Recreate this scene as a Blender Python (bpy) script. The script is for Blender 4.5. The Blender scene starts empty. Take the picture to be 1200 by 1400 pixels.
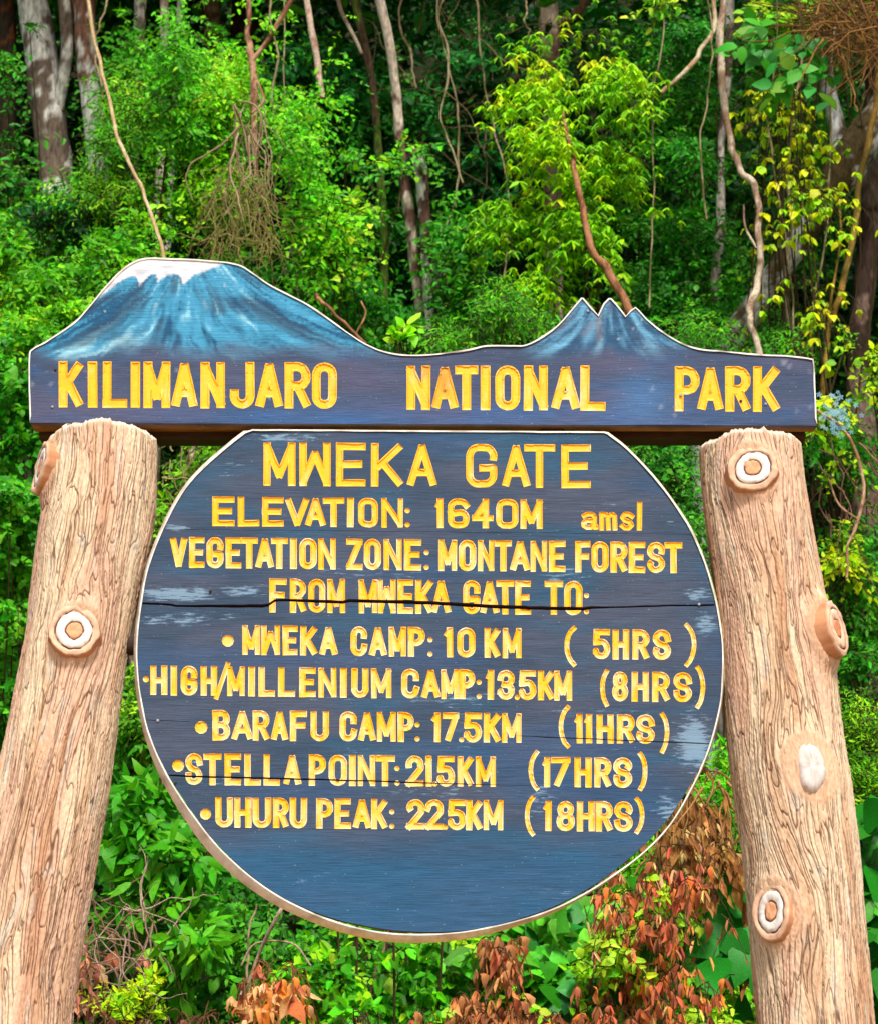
import bpy, math, random
import numpy as np
from mathutils import Vector, Matrix
from mathutils.geometry import delaunay_2d_cdt

random.seed(7); RNG = np.random.default_rng(11)
SC = bpy.context.scene
COL = SC.collection

# ------------------------------------------------------------------ camera, light, exposure
PITCH = math.radians(18.0); CAM = (0.0, -5.0, 1.5); FPX = 2500.0
cd = bpy.data.cameras.new("camera"); cam = bpy.data.objects.new("camera", cd); COL.objects.link(cam)
cam.location = CAM; cam.rotation_euler = (math.pi/2 + PITCH, 0, 0)
cd.sensor_fit = 'VERTICAL'; cd.sensor_height = 24.0; cd.lens = 24.0*FPX/1400.0
cd.clip_start = 0.05; cd.clip_end = 500
cd.dof.use_dof = True; cd.dof.focus_distance = 5.25; cd.dof.aperture_fstop = 5.0
SC.camera = cam

SUN_EL, SUN_AZ = 52.0, 12.0          # degrees; azimuth measured from straight behind the camera, towards the right
w = bpy.data.worlds.new("World"); SC.world = w; w.use_nodes = True
nt = w.node_tree; nt.nodes.clear()
sky = nt.nodes.new("ShaderNodeTexSky"); sky.sky_type = 'NISHITA'; sky.sun_disc = False
sky.sun_elevation = math.radians(SUN_EL); sky.sun_rotation = math.radians(180 - SUN_AZ)
sky.air_density = 1.0; sky.dust_density = 4.0; sky.ozone_density = 0.6
bg = nt.nodes.new("ShaderNodeBackground"); bg.inputs[1].default_value = 0.12
wo = nt.nodes.new("ShaderNodeOutputWorld")
nt.links.new(sky.outputs[0], bg.inputs[0]); nt.links.new(bg.outputs[0], wo.inputs[0])
sl = bpy.data.lights.new("sun", 'SUN'); sl.energy = 3.2; sl.angle = math.radians(9); sl.color = (1.0, 0.95, 0.86)
so = bpy.data.objects.new("sun", sl); COL.objects.link(so)
el, az = math.radians(SUN_EL), math.radians(SUN_AZ)
sdir = Vector((math.sin(az)*math.cos(el), -math.cos(az)*math.cos(el), math.sin(el)))
so.rotation_euler = sdir.to_track_quat('Z', 'Y').to_euler(); so.location = (3, -10, 12)
SC.view_settings.view_transform = 'Standard'; SC.view_settings.look = 'None'
SC.view_settings.exposure = 0.5; SC.view_settings.gamma = 1.0
SC.render.film_transparent = False
try:
    SC.cycles.max_bounces = 6; SC.cycles.transparent_max_bounces = 6; SC.cycles.use_denoising = True
except Exception: pass

# ------------------------------------------------------------------ helpers
CP, SP = math.cos(PITCH), math.sin(PITCH)
def at(px, py, Y):
    """point(s) of the place at depth Y behind the sign front that the photo's pixel looks at"""
    px = np.asarray(px, float); py = np.asarray(py, float); Y = np.asarray(Y, float)
    cx = (px-600)/FPX; cy = (700-py)/FPX
    dy = CP - cy*SP; dz = SP + cy*CP
    t = (Y - CAM[1])/dy
    return np.stack(np.broadcast_arrays(CAM[0]+cx*t, Y+0*t, CAM[2]+dz*t), -1)
def scale(Y, py=700):             # metres per photo pixel at depth Y
    cy = (700-py)/FPX
    return (Y-CAM[1])/(CP-cy*SP)/FPX

def _h(ix, iy, iz, s):
    n = (ix.astype(np.int64)*374761393 + iy.astype(np.int64)*668265263 + iz.astype(np.int64)*2147483647 + s*974634777) & 0xffffffff
    n = ((n ^ (n >> 13))*1274126177) & 0xffffffff
    n = ((n ^ (n >> 15))*2246822519) & 0xffffffff
    return ((n ^ (n >> 16)) & 0xffffff)/float(0xffffff)
def n3(x, y, z, s=0):
    x, y, z = np.broadcast_arrays(np.asarray(x, float), np.asarray(y, float), np.asarray(z, float))
    fx, fy, fz = np.floor(x), np.floor(y), np.floor(z)
    u, v, t = x-fx, y-fy, z-fz
    u = u*u*(3-2*u); v = v*v*(3-2*v); t = t*t*(3-2*t)
    r = 0
    for i in (0, 1):
        for j in (0, 1):
            for k in (0, 1):
                r = r + _h(fx+i, fy+j, fz+k, s)*(u if i else 1-u)*(v if j else 1-v)*(t if k else 1-t)
    return r*2-1
def n2(x, y, s=0): return n3(x, y, 0.5, s)
def fb(x, y, s=0, o=3): return sum(n2(x*2**k, y*2**k, s+k)/2**k for k in range(o))/1.75
def ss(a, b, x):
    t = np.clip((x-a)/(b-a), 0, 1); return t*t*(3-2*t)
def lin(r, g, b):
    f = lambda c: ((c/255)/12.92 if c/255 <= .04045 else ((c/255+.055)/1.055)**2.4)
    return np.array((f(r), f(g), f(b)))
def mixc(a, b, t):
    t = np.asarray(t)[..., None]; return a*(1-t)+b*t

def mesh(name, V, F, cols=None, smooth=False):
    me = bpy.data.meshes.new(name)
    V = np.asarray(V, np.float32).reshape(-1, 3)
    if isinstance(F, np.ndarray):
        n, k = F.shape
        me.vertices.add(len(V)); me.vertices.foreach_set('co', V.ravel())
        me.loops.add(n*k); me.loops.foreach_set('vertex_index', F.astype(np.int32).ravel())
        me.polygons.add(n); me.polygons.foreach_set('loop_start', np.arange(0, n*k, k, dtype=np.int32))
        me.update(calc_edges=True); me.validate()
    else:
        me.from_pydata(V.tolist(), [], [list(map(int, f)) for f in F]); me.update()
    if cols is not None:
        a = me.color_attributes.new('col', 'FLOAT_COLOR', 'POINT')
        c = np.ones((len(V), 4), np.float32); cols = np.asarray(cols); c[:, :cols.shape[-1]] = cols
        a.data.foreach_set('color', c.ravel())
    me.polygons.foreach_set('use_smooth', np.full(len(me.polygons), bool(smooth)))
    return me
def link(name, me, mat=None, parent=None, loc=None):
    o = bpy.data.objects.new(name, me); COL.objects.link(o)
    if mat and me and not me.materials: me.materials.append(mat)
    if parent: o.parent = parent
    if loc is not None: o.location = loc
    return o
def thing(name, label, cat, loc=(0, 0, 0), group=None):
    o = bpy.data.objects.new(name, None); COL.objects.link(o); o.location = loc
    o.empty_display_size = .2
    o['label'] = label; o['category'] = cat
    if group: o['group'] = group
    return o

def material(name, rough=.8, spec=.3, grain=None, bump=None, trans=0.0, fine=(.8, 1.2), fscale=60, base=None):
    m = bpy.data.materials.new(name); m.use_nodes = True; t = m.node_tree; t.nodes.clear()
    N, L = t.nodes.new, t.links.new
    out = N("ShaderNodeOutputMaterial"); p = N("ShaderNodeBsdfPrincipled")
    p.inputs['Roughness'].default_value = rough; p.inputs['Specular IOR Level'].default_value = spec
    tc = N("ShaderNodeTexCoord")
    mp = N("ShaderNodeMapping"); mp.inputs['Scale'].default_value = grain or (1, 1, 1)
    L(tc.outputs['Object'], mp.inputs[0])
    if base is None:
        a = N("ShaderNodeAttribute"); a.attribute_name = 'col'; csrc = a.outputs['Color']
    else:
        a = N("ShaderNodeRGB"); a.outputs[0].default_value = (*base, 1); csrc = a.outputs[0]
    nz = N("ShaderNodeTexNoise"); nz.inputs['Scale'].default_value = fscale; nz.inputs['Detail'].default_value = 5
    nz.inputs['Roughness'].default_value = .65
    L(mp.outputs[0], nz.inputs['Vector'])
    mr = N("ShaderNodeMapRange"); mr.inputs[1].default_value = .3; mr.inputs[2].default_value = .7
    mr.inputs[3].default_value = fine[0]; mr.inputs[4].default_value = fine[1]
    L(nz.outputs['Fac'], mr.inputs[0])
    mx = N("ShaderNodeVectorMath"); mx.operation = 'SCALE'
    L(csrc, mx.inputs[0]); L(mr.outputs[0], mx.inputs['Scale']); L(mx.outputs[0], p.inputs['Base Color'])
    if bump:
        b = N("ShaderNodeBump"); b.inputs['Strength'].default_value = bump[0]; b.inputs['Distance'].default_value = bump[1]
        L(nz.outputs['Fac'], b.inputs['Height']); L(b.outputs[0], p.inputs['Normal'])
    if trans:
        tr = N("ShaderNodeBsdfTranslucent"); L(mx.outputs[0], tr.inputs[0])
        ms = N("ShaderNodeMixShader"); ms.inputs[0].default_value = trans
        L(p.outputs[0], ms.inputs[1]); L(tr.outputs[0], ms.inputs[2]); L(ms.outputs[0], out.inputs[0])
    else: L(p.outputs[0], out.inputs[0])
    return m
M_PAINT = material('board_paint', .7, .15, grain=(3, 3, 90), bump=(.5, .003), fine=(.68, 1.3), fscale=5)
def scuffed(m):
    t = m.node_tree; N, L = t.nodes.new, t.links.new
    p = next(n for n in t.nodes if n.type == 'BSDF_PRINCIPLED'); a = next(n for n in t.nodes if n.type == 'ATTRIBUTE'); tc = next(n for n in t.nodes if n.type == 'TEX_COORD')
    src = p.inputs['Base Color'].links[0].from_socket
    def noise(sc, scale, det=6, rg=.7):
        mp = N("ShaderNodeMapping"); mp.inputs['Scale'].default_value = sc; L(tc.outputs['Object'], mp.inputs[0])
        n = N("ShaderNodeTexNoise"); n.inputs['Scale'].default_value = scale; n.inputs['Detail'].default_value = det; n.inputs['Roughness'].default_value = rg
        L(mp.outputs[0], n.inputs['Vector']); return n.outputs['Fac']
    def math_(op, x, y):
        n = N("ShaderNodeMath"); n.operation = op
        for i, v in enumerate((x, y)):
            if isinstance(v, (int, float)): n.inputs[i].default_value = v
            else: L(v, n.inputs[i])
        return n.outputs[0]
    def rng(x, a0, a1, b0=0, b1=1):
        n = N("ShaderNodeMapRange"); n.interpolation_type = 'SMOOTHSTEP'
        for i, v in enumerate((a0, a1, b0, b1)): n.inputs[i+1].default_value = v
        L(x, n.inputs[0]); return n.outputs[0]
    def mix(c1, c2, f):
        n = N("ShaderNodeMix"); n.data_type = 'RGBA'; L(f, n.inputs[0]); L(c1, n.inputs[6]); n.inputs[7].default_value = (*c2, 1); return n.outputs[2]
    worn = rng(math_('ADD', noise((6, 6, 40), 4), math_('MULTIPLY', a.outputs['Alpha'], .46)), .69, .84)
    c = mix(src, lin(128, 160, 186), math_('MULTIPLY', worn, .7))
    chips = rng(noise((10, 10, 34), 9, 3, .5), .70, .76); c = mix(c, lin(176, 186, 198), math_('MULTIPLY', chips, .6))
    drk = rng(noise((1.2, 1.2, 60), 6, 3, .6), .64, .76); c = mix(c, lin(20, 26, 38), math_('MULTIPLY', drk, .55))
    L(c, p.inputs['Base Color'])
scuffed(M_PAINT)
M_LETTER = material('letter_paint', .55, .35, grain=(14, 14, 60), bump=(.25, .0015), fine=(.9, 1.1), fscale=4)
M_EDGE = material('edge_paint', .7, .3, fine=(.75, 1.12), fscale=30, bump=(.3, .002))
M_BEAM = material('beam_wood', .75, .3, grain=(2, 20, 20), fine=(.6, 1.3), fscale=8, bump=(.4, .002))
M_LOG = material('carved_log', .9, .15, grain=(90, 90, 26), fine=(.74, 1.2), fscale=1.6, bump=(.7, .004))
M_KNOT = material('cut_wood', .85, .2, fine=(.88, 1.08), fscale=70, bump=(.3, .0015))
M_BARK = material('bark', .9, .2, grain=(9, 9, 3), fine=(.35, 1.6), fscale=4, bump=(.7, .02))
M_TWIG = material('twig_bark', .85, .15, grain=(20, 20, 8), fine=(.5, 1.4), fscale=6, bump=(.6, .006))
M_LEAF = material('leaf', .5, .22, fine=(.7, 1.25), fscale=22, trans=.33)
M_DRY = material('dry_leaf', .75, .2, fine=(.6, 1.3), fscale=30, trans=.2)
M_SOIL = material('soil', .95, .1, fine=(.5, 1.5), fscale=9, bump=(.8, .05))

# ------------------------------------------------------------------ ground and bank
def bank_z(x, y):
    x, y = np.asarray(x, float), np.asarray(y, float)
    z = np.interp(y, [-60, 1.6, 2.6, 4, 8, 10, 14, 22, 60], [0, 0, .35, 1.25, 5.6, 8.4, 15.5, 24, 34])
    k = ss(1.5, 4, y)
    return z + k*(.35*fb(x*.5, y*.5, 3) + .12*fb(x*2, y*2, 5))
gx = np.concatenate([np.linspace(-70, -9, 20), np.linspace(-8.8, 8.8, 150), np.linspace(9, 70, 20)])
gy = np.concatenate([np.linspace(-60, -1, 12), np.linspace(-.8, 16, 150), np.linspace(16.5, 60, 20)])
X, Yg = np.meshgrid(gx, gy); Z = bank_z(X, Yg) + .02*n2(X*6, Yg*6, 8)
nx, ny = len(gx), len(gy)
I = np.arange(nx*ny).reshape(ny, nx)
F = np.stack([I[:-1, :-1], I[:-1, 1:], I[1:, 1:], I[1:, :-1]], -1).reshape(-1, 4)
gc = mixc(lin(40, 32, 20), lin(26, 40, 16), ss(-.3, .4, fb(X*1.3, Yg*1.3, 21)))
gc = mixc(mixc(lin(176, 150, 118), lin(150, 120, 88), ss(-.3, .4, fb(X*2, Yg*2, 23))), gc, ss(.7, 1.7, Yg+.3*fb(X*1.5, Yg*1.5, 24)))   # unseen front ground made pale to bounce light upwards, leaf mould on the bank
g = link('hillside_ground', mesh('hillside_ground', np.stack([X, Yg, Z], -1).reshape(-1, 3), F, gc.reshape(-1, 3), True), M_SOIL)
g['kind'] = 'structure'

# ------------------------------------------------------------------ tubes (trunks, lianas, twigs)
def catmull(P, n):
    P = np.asarray(P, float)
    if len(P) < 3:
        t = np.linspace(0, 1, n+1)[:, None]; return P[0]*(1-t)+P[-1]*t
    Q = np.vstack([2*P[0]-P[1], P, 2*P[-1]-P[-2]]); out = []
    for i in range(1, len(Q)-2):
        t = np.linspace(0, 1, n, endpoint=False)[:, None]; a, b, c, d = Q[i-1], Q[i], Q[i+1], Q[i+2]
        out.append(.5*((2*b)+(-a+c)*t+(2*a-5*b+4*c-d)*t*t+(-a+3*b-3*c+d)*t**3))
    out.append(P[-1:]); return np.vstack(out)
def tube(P, R, sides=8, amp=0.0, seed=0, cap=True):
    P = np.asarray(P, float); n = len(P); R = np.broadcast_to(np.asarray(R, float), (n,))
    T = np.gradient(P, axis=0); T /= np.linalg.norm(T, axis=1)[:, None]+1e-9
    ref = np.array([0, 1, 0.]) if abs(T[:, 1]).mean() < .8 else np.array([1., 0, 0])
    A = np.cross(T, ref); A /= np.linalg.norm(A, axis=1)[:, None]+1e-9; B = np.cross(T, A)
    th = np.arange(sides)*2*math.pi/sides
    c, s = np.cos(th), np.sin(th)
    rr = np.repeat(R[:, None], sides, 1)
    if amp:
        L = np.concatenate([[0], np.cumsum(np.linalg.norm(np.diff(P, axis=0), axis=1))])[:, None]
        m = R.mean()
        rr = rr*(1+amp*n3(c[None]*1.6, s[None]*1.6, L/m*.45+seed*9, seed)+amp*.5*n3(c[None]*4, s[None]*4, L/m*.9+seed, seed+3))
    V = P[:, None]+rr[..., None]*(c[None, :, None]*A[:, None]+s[None, :, None]*B[:, None])
    idx = np.arange(n*sides).reshape(n, sides); nxt = np.roll(idx, -1, 1)
    F = np.stack([idx[:-1], nxt[:-1], nxt[1:], idx[1:]], -1).reshape(-1, 4)
    V = V.reshape(-1, 3)
    return V, F
def join(parts):
    Vs, Fs, Cs, k = [], [], [], 0
    for V, F, *C in parts:
        Vs.append(V); Fs.append(F+k); k += len(V)
        if C: Cs.append(np.broadcast_to(C[0], (len(V), 3)))
    return np.vstack(Vs), np.vstack(Fs), (np.vstack(Cs) if Cs else None)
def bark_col(V, c1, c2, sc=6, seed=0, thr=.05):
    m = ss(thr-.08, thr+.12, n3(V[:, 0]*sc, V[:, 1]*sc, V[:, 2]*sc*.6, seed)+.55*n3(V[:, 0]*sc*3, V[:, 1]*sc*3, V[:, 2]*sc*2, seed+1)+.3*n3(V[:, 0]*sc*8, V[:, 1]*sc*8, V[:, 2]*sc*5, seed+2))
    return mixc(np.asarray(c1), np.asarray(c2), m)
def pathpx(pts, n=6):
    """pts: (px, py, Y[, radius_px])"""
    P = [at(p[0], p[1], p[2]) for p in pts]
    R = [p[3]*scale(p[2], p[1]) for p in pts]
    Q = catmull(np.hstack([np.array(P), np.array(R)[:, None]]), n)
    return Q[:, :3], np.maximum(Q[:, 3], .0015)

# ------------------------------------------------------------------ foliage
def leaf_template(kind, hi=False):
    prof = {'ovate': ([.0, .22, .5, .8, 1], [.0, .27, .33, .17, 0]),
            'heart': ([.0, .12, .3, .55, .8, 1], [.0, .4, .48, .38, .2, 0]),
            'lance': ([.0, .2, .5, .8, 1], [.0, .13, .18, .1, 0]),
            'dry': ([.0, .15, .4, .7, 1], [.0, .10, .19, .12, 0])}[kind]
    ys, ws = prof; fold = {'ovate': .12, 'heart': .1, 'lance': .08, 'dry': .3}[kind]; droop = {'dry': .35}.get(kind, .18)
    V = [(0, 0, 0)]
    if not hi:      # 6 verts, 4 triangles
        a, b = len(ys)//3, 2*len(ys)//3
        for q in (a, b):
            z = -droop*ys[q]**2
            V += [(-ws[q], ys[q], z+fold*ws[q]*2), (ws[q], ys[q], z+fold*ws[q]*2)]
        V.append((0, 1, -droop))
        return np.array(V, float), np.array([(0, 5, 3), (0, 3, 1), (0, 2, 4), (0, 4, 5)])
    F = []; prev = None
    for q in range(1, len(ys)-1):
        z = -droop*ys[q]**2; k = len(V)
        V += [(-ws[q], ys[q], z+fold*ws[q]), (0, ys[q], z), (ws[q], ys[q], z+fold*ws[q])]
        if prev is None: F += [(0, k+1, k), (0, k+2, k+1)]
        else:
            p = prev
            F += [(p, p+1, k+1), (p, k+1, k), (p+1, p+2, k+2), (p+1, k+2, k+1)]
        prev = k
    k = len(V); V.append((0, 1, -droop)); F += [(prev, prev+1, k), (prev+1, prev+2, k)]
    return np.array(V, float), np.array(F)
TPL = {(k, h): leaf_template(k, h) for k in ('ovate', 'heart', 'lance', 'dry') for h in (False, True)}

def norm(a): return a/(np.linalg.norm(a, axis=-1, keepdims=True)+1e-9)
def bulk_leaves(P, D, Nn, S, C, kind, hi=False):
    V0, F0 = TPL[(kind, hi)]
    side = norm(np.cross(D, Nn)); up = np.cross(side, D)
    V = P[:, None] + S[:, None, None]*(V0[None, :, 0:1]*side[:, None] + V0[None, :, 1:2]*D[:, None] + V0[None, :, 2:3]*up[:, None])
    F = (np.arange(len(P))[:, None, None]*len(V0) + F0[None]).reshape(-1, 3)
    return V.reshape(-1, 3), F, np.repeat(C, len(V0), 0)

def sprays(O, D, length, nleaf, size, droop, face, C, cj, flat=.6, whorl=0, down=0.0):
    """leaves set alternately along drooping twigs. returns leaf arrays and twig polylines"""
    n = len(O); t = (np.arange(nleaf)+.6)/nleaf
    L = length*RNG.uniform(.6, 1.3, n)
    pos = O[:, None] + D[:, None]*(L[:, None]*t)[..., None]
    pos[..., 2] -= droop*L[:, None]*t**2
    tan = D[:, None] + np.zeros((n, nleaf, 3)); tan[..., 2] -= 2*droop*t; tan = norm(tan)
    sgn = np.where(np.arange(nleaf) % 2, 1, -1)[None, :, None]
    fn = norm(face[None, None] + RNG.normal(0, .35, (n, 1, 3)) + RNG.normal(0, .25, (n, nleaf, 3)))
    sd = norm(np.cross(tan, fn))
    if whorl:
        node = np.arange(nleaf)//whorl; tn = (node+1.0)/(node.max()+1); tt = tn[None]+np.zeros((n, nleaf))
        pos = O[:, None] + D[:, None]*(L[:, None]*tt)[..., None]; pos[..., 2] -= droop*L[:, None]*tt**2
        ang = (np.arange(nleaf) % whorl)/whorl*2*math.pi + RNG.uniform(0, 6, (n, 1)) + RNG.normal(0, .25, (n, nleaf)); ang = ang[..., None]
        d = norm(np.cos(ang)*np.array([1., 0, 0])+np.sin(ang)*np.array([0, 1., 0])*.8+np.array([0, -.15, -down])+RNG.normal(0, .18, (n, nleaf, 3)))
        fn = norm(np.array([0, -.35, .6])+d*np.array([.6, .6, 0])+RNG.normal(0, .2, (n, nleaf, 3)))
    else:
        d = norm(tan*(1-flat) + sgn*sd*flat + RNG.normal(0, .22, (n, nleaf, 3)) + np.array([0, 0, -.25*droop-down]))
    S = size*RNG.uniform(.5, 1.3, (n, nleaf))*RNG.uniform(.75, 1.25, (n, 1))
    c = C[:, None]*(1+RNG.normal(0, cj, (n, nleaf, 1)))*(1+RNG.normal(0, cj*.5, (n, nleaf, 3)))
    return (pos.reshape(-1, 3), d.reshape(-1, 3), fn.reshape(-1, 3), S.ravel(), np.clip(c, .003, .9).reshape(-1, 3))

UPF = norm(np.array([.05, -.75, .75]))
def region_pts(ells, n, clump, thr, seed):
    """photo pixels scattered through ellipses, thinned by noise into clumps with gaps"""
    A = np.array([e[2]*e[3] for e in ells], float); out = []
    k = 0
    while k < n:
        q = RNG.choice(len(ells), n*3, p=A/A.sum()); e = np.array([x[:4] for x in ells])[q]
        r = np.abs(RNG.normal(0, 1.0, n*3))*np.sqrt(RNG.uniform(.15, 1, n*3)); a = RNG.uniform(0, 2*math.pi, n*3)
        x = e[:, 0]+e[:, 2]*r*np.cos(a); y = e[:, 1]+e[:, 3]*r*np.sin(a)
        m = (n2(x/clump, y/clump, seed)+.5*n2(x/clump*2.3, y/clump*2.3, seed+1) + .35*(1-r)) > thr+.07
        o = np.stack([x, y, np.maximum(1-r*r, -.3)], -1)[m]; out.append(o); k += len(o)
    return np.vstack(out)[:n]
PLANTS = []
def plant(name, label, cat, ells, Y, nspray, nleaf=8, size=9, length=40, pal=None, kind='ovate', droop=.5, depth=.5,
          clump=55, thr=-.1, parts=60, group=None, cj=.24, dirv=(0, -.45, .1), spread=.8, mat=None, twigcol=(60, 50, 30), flat=.6,
          face=None, twigs=True, edge=None, whorl=0, down=0.0):
    seed = abs(hash(label)) % 1 + len(PLANTS)*7+13; PLANTS.append(name)
    if size < 20 and kind != 'dry': nspray = int(nspray*1.25); size = size*.86
    nspray = int(nspray*1.2); pts = region_pts(ells, nspray, clump, thr, seed)
    if edge is not None: pts = pts[edge(pts[:, 0], pts[:, 1])]
    n = len(pts)
    Yp = Y - depth*pts[:, 2]*.3 + depth*.95*n2(pts[:, 0]/clump, pts[:, 1]/clump, seed+9) + RNG.normal(0, depth*.35, n)
    O = at(pts[:, 0], pts[:, 1], Yp); s = scale(Y)
    D = norm(np.array(dirv)[None] + RNG.normal(0, 1, (n, 3))*spread*np.array([1, .5, .7]))
    pal_c = np.array([lin(*p) for p in pal]); tone = n2(pts[:, 0]/clump*.8, pts[:, 1]/clump*.8, seed+31)*.5+.5
    q = np.clip((tone*.7+RNG.uniform(0, .3, n))*(len(pal_c)-1e-3), 0, len(pal_c)-1e-3)
    C = pal_c[q.astype(int)]
    if kind != 'dry': C = np.clip(C*np.array([1.18, 1.22, .75]), 0, .8)
    P, Dl, Nl, S, Cl = sprays(O, D, length*s, nleaf, size*s, droop, UPF if face is None else norm(np.array(face, float)), C, cj, flat, whorl, down)
    cx, cy = np.mean([e[0] for e in ells]), np.max([e[1]+e[3] for e in ells])
    bx, by = float(np.mean(O[:, 0])), Y+.3
    base = np.array([bx, by, float(bank_z(bx, by))-.05])
    root = thing(name, label, cat, base, group)
    m = mat or M_LEAF
    # the leaves that show largest are parts of their own
    npart = min(parts, len(P))
    if npart:
        inframe = (np.abs(P[:, 0]) < .27*(P[:, 1]+5))
        score = S/(P[:, 1]+5)*np.where(inframe, 1, .2)*RNG.uniform(.6, 1, len(S))
        order = np.argsort(-score)[:npart]; rest = np.ones(len(P), bool); rest[order] = False
        V0, F0 = TPL[(kind, True)]
        K = min(8, npart); var = []
        for k in range(K):
            V = V0.copy(); V[:, 0] *= random.uniform(.85, 1.15); V[:, 2] *= random.uniform(.6, 1.8)
            V[:, 0] += random.uniform(-.1, .1)*V[:, 1]**2
            if kind == 'dry':
                tw = random.uniform(-2.2, 2.2)*V[:, 1]; x_, z_ = V[:, 0].copy(), V[:, 2].copy()
                V[:, 0] = x_*np.cos(tw)-z_*np.sin(tw)*.6; V[:, 2] = x_*np.sin(tw)+z_*np.cos(tw)+random.uniform(-.25, .25)*np.sin(V[:, 1]*5)
            V[:, 2] += random.uniform(-.12, .12)*np.sin(V[:, 1]*4)*np.sign(V[:, 0])
            me = mesh('leaf', V, F0, np.broadcast_to(Cl[order[k*(npart//K)]], (len(V), 3)), True); me.materials.append(m); var.append(me)
        side = norm(np.cross(Dl[order], Nl[order])); up = np.cross(side, Dl[order])
        for j, i in enumerate(order):
            o = bpy.data.objects.new('leaf', var[j % K]); COL.objects.link(o); o.parent = root
            sz = float(S[i]); a, b, c, p = side[j]*sz, Dl[i]*sz, up[j]*sz, P[i]-base
            o.matrix_local = Matrix(((a[0], b[0], c[0], p[0]), (a[1], b[1], c[1], p[1]), (a[2], b[2], c[2], p[2]), (0, 0, 0, 1)))
        P, Dl, Nl, S, Cl = P[rest], Dl[rest], Nl[rest], S[rest], Cl[rest]
    if len(P):
        V, F, C2 = bulk_leaves(P, Dl, Nl, S, Cl, kind, hi=size >= 22)
        o = link('foliage', mesh('foliage', V-base, F, C2), m, root); o['kind'] = 'stuff'
    if twigs:
        tw = []; step = max(1, n//260)
        for i in range(0, n, step):
            t = np.linspace(0, 1, 5)[:, None]; Q = O[i] + D[i]*length*s*t; Q[:, 2] -= droop*length*s*t[:, 0]**2
            tw.append(tube(Q, np.linspace(.9, .4, 5)*s*1.1, 3))
        # main stems from the base up through the mass
        for i in RNG.choice(n, min(n, 7), replace=False):
            e = O[i]; st = np.array([bx*.3+e[0]*.7, by, float(bank_z(bx*.3+e[0]*.7, by))])
            if e[2] < st[2]: continue
            mid = e*.7+st*.3 + RNG.normal(0, .12, 3)+np.array([0, .1, 0])
            tw.append(tube(catmull([st, st*.6+e*.4+RNG.normal(0, .12, 3), mid, e], 5), np.linspace(2.2, .9, 16)*s, 5))
        V, F, _ = join(tw); o = link('stems', mesh('stems', V-base, F, np.broadcast_to(lin(*twigcol), (len(V), 3))), M_TWIG, root); o['kind'] = 'stuff'
    return root

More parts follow.
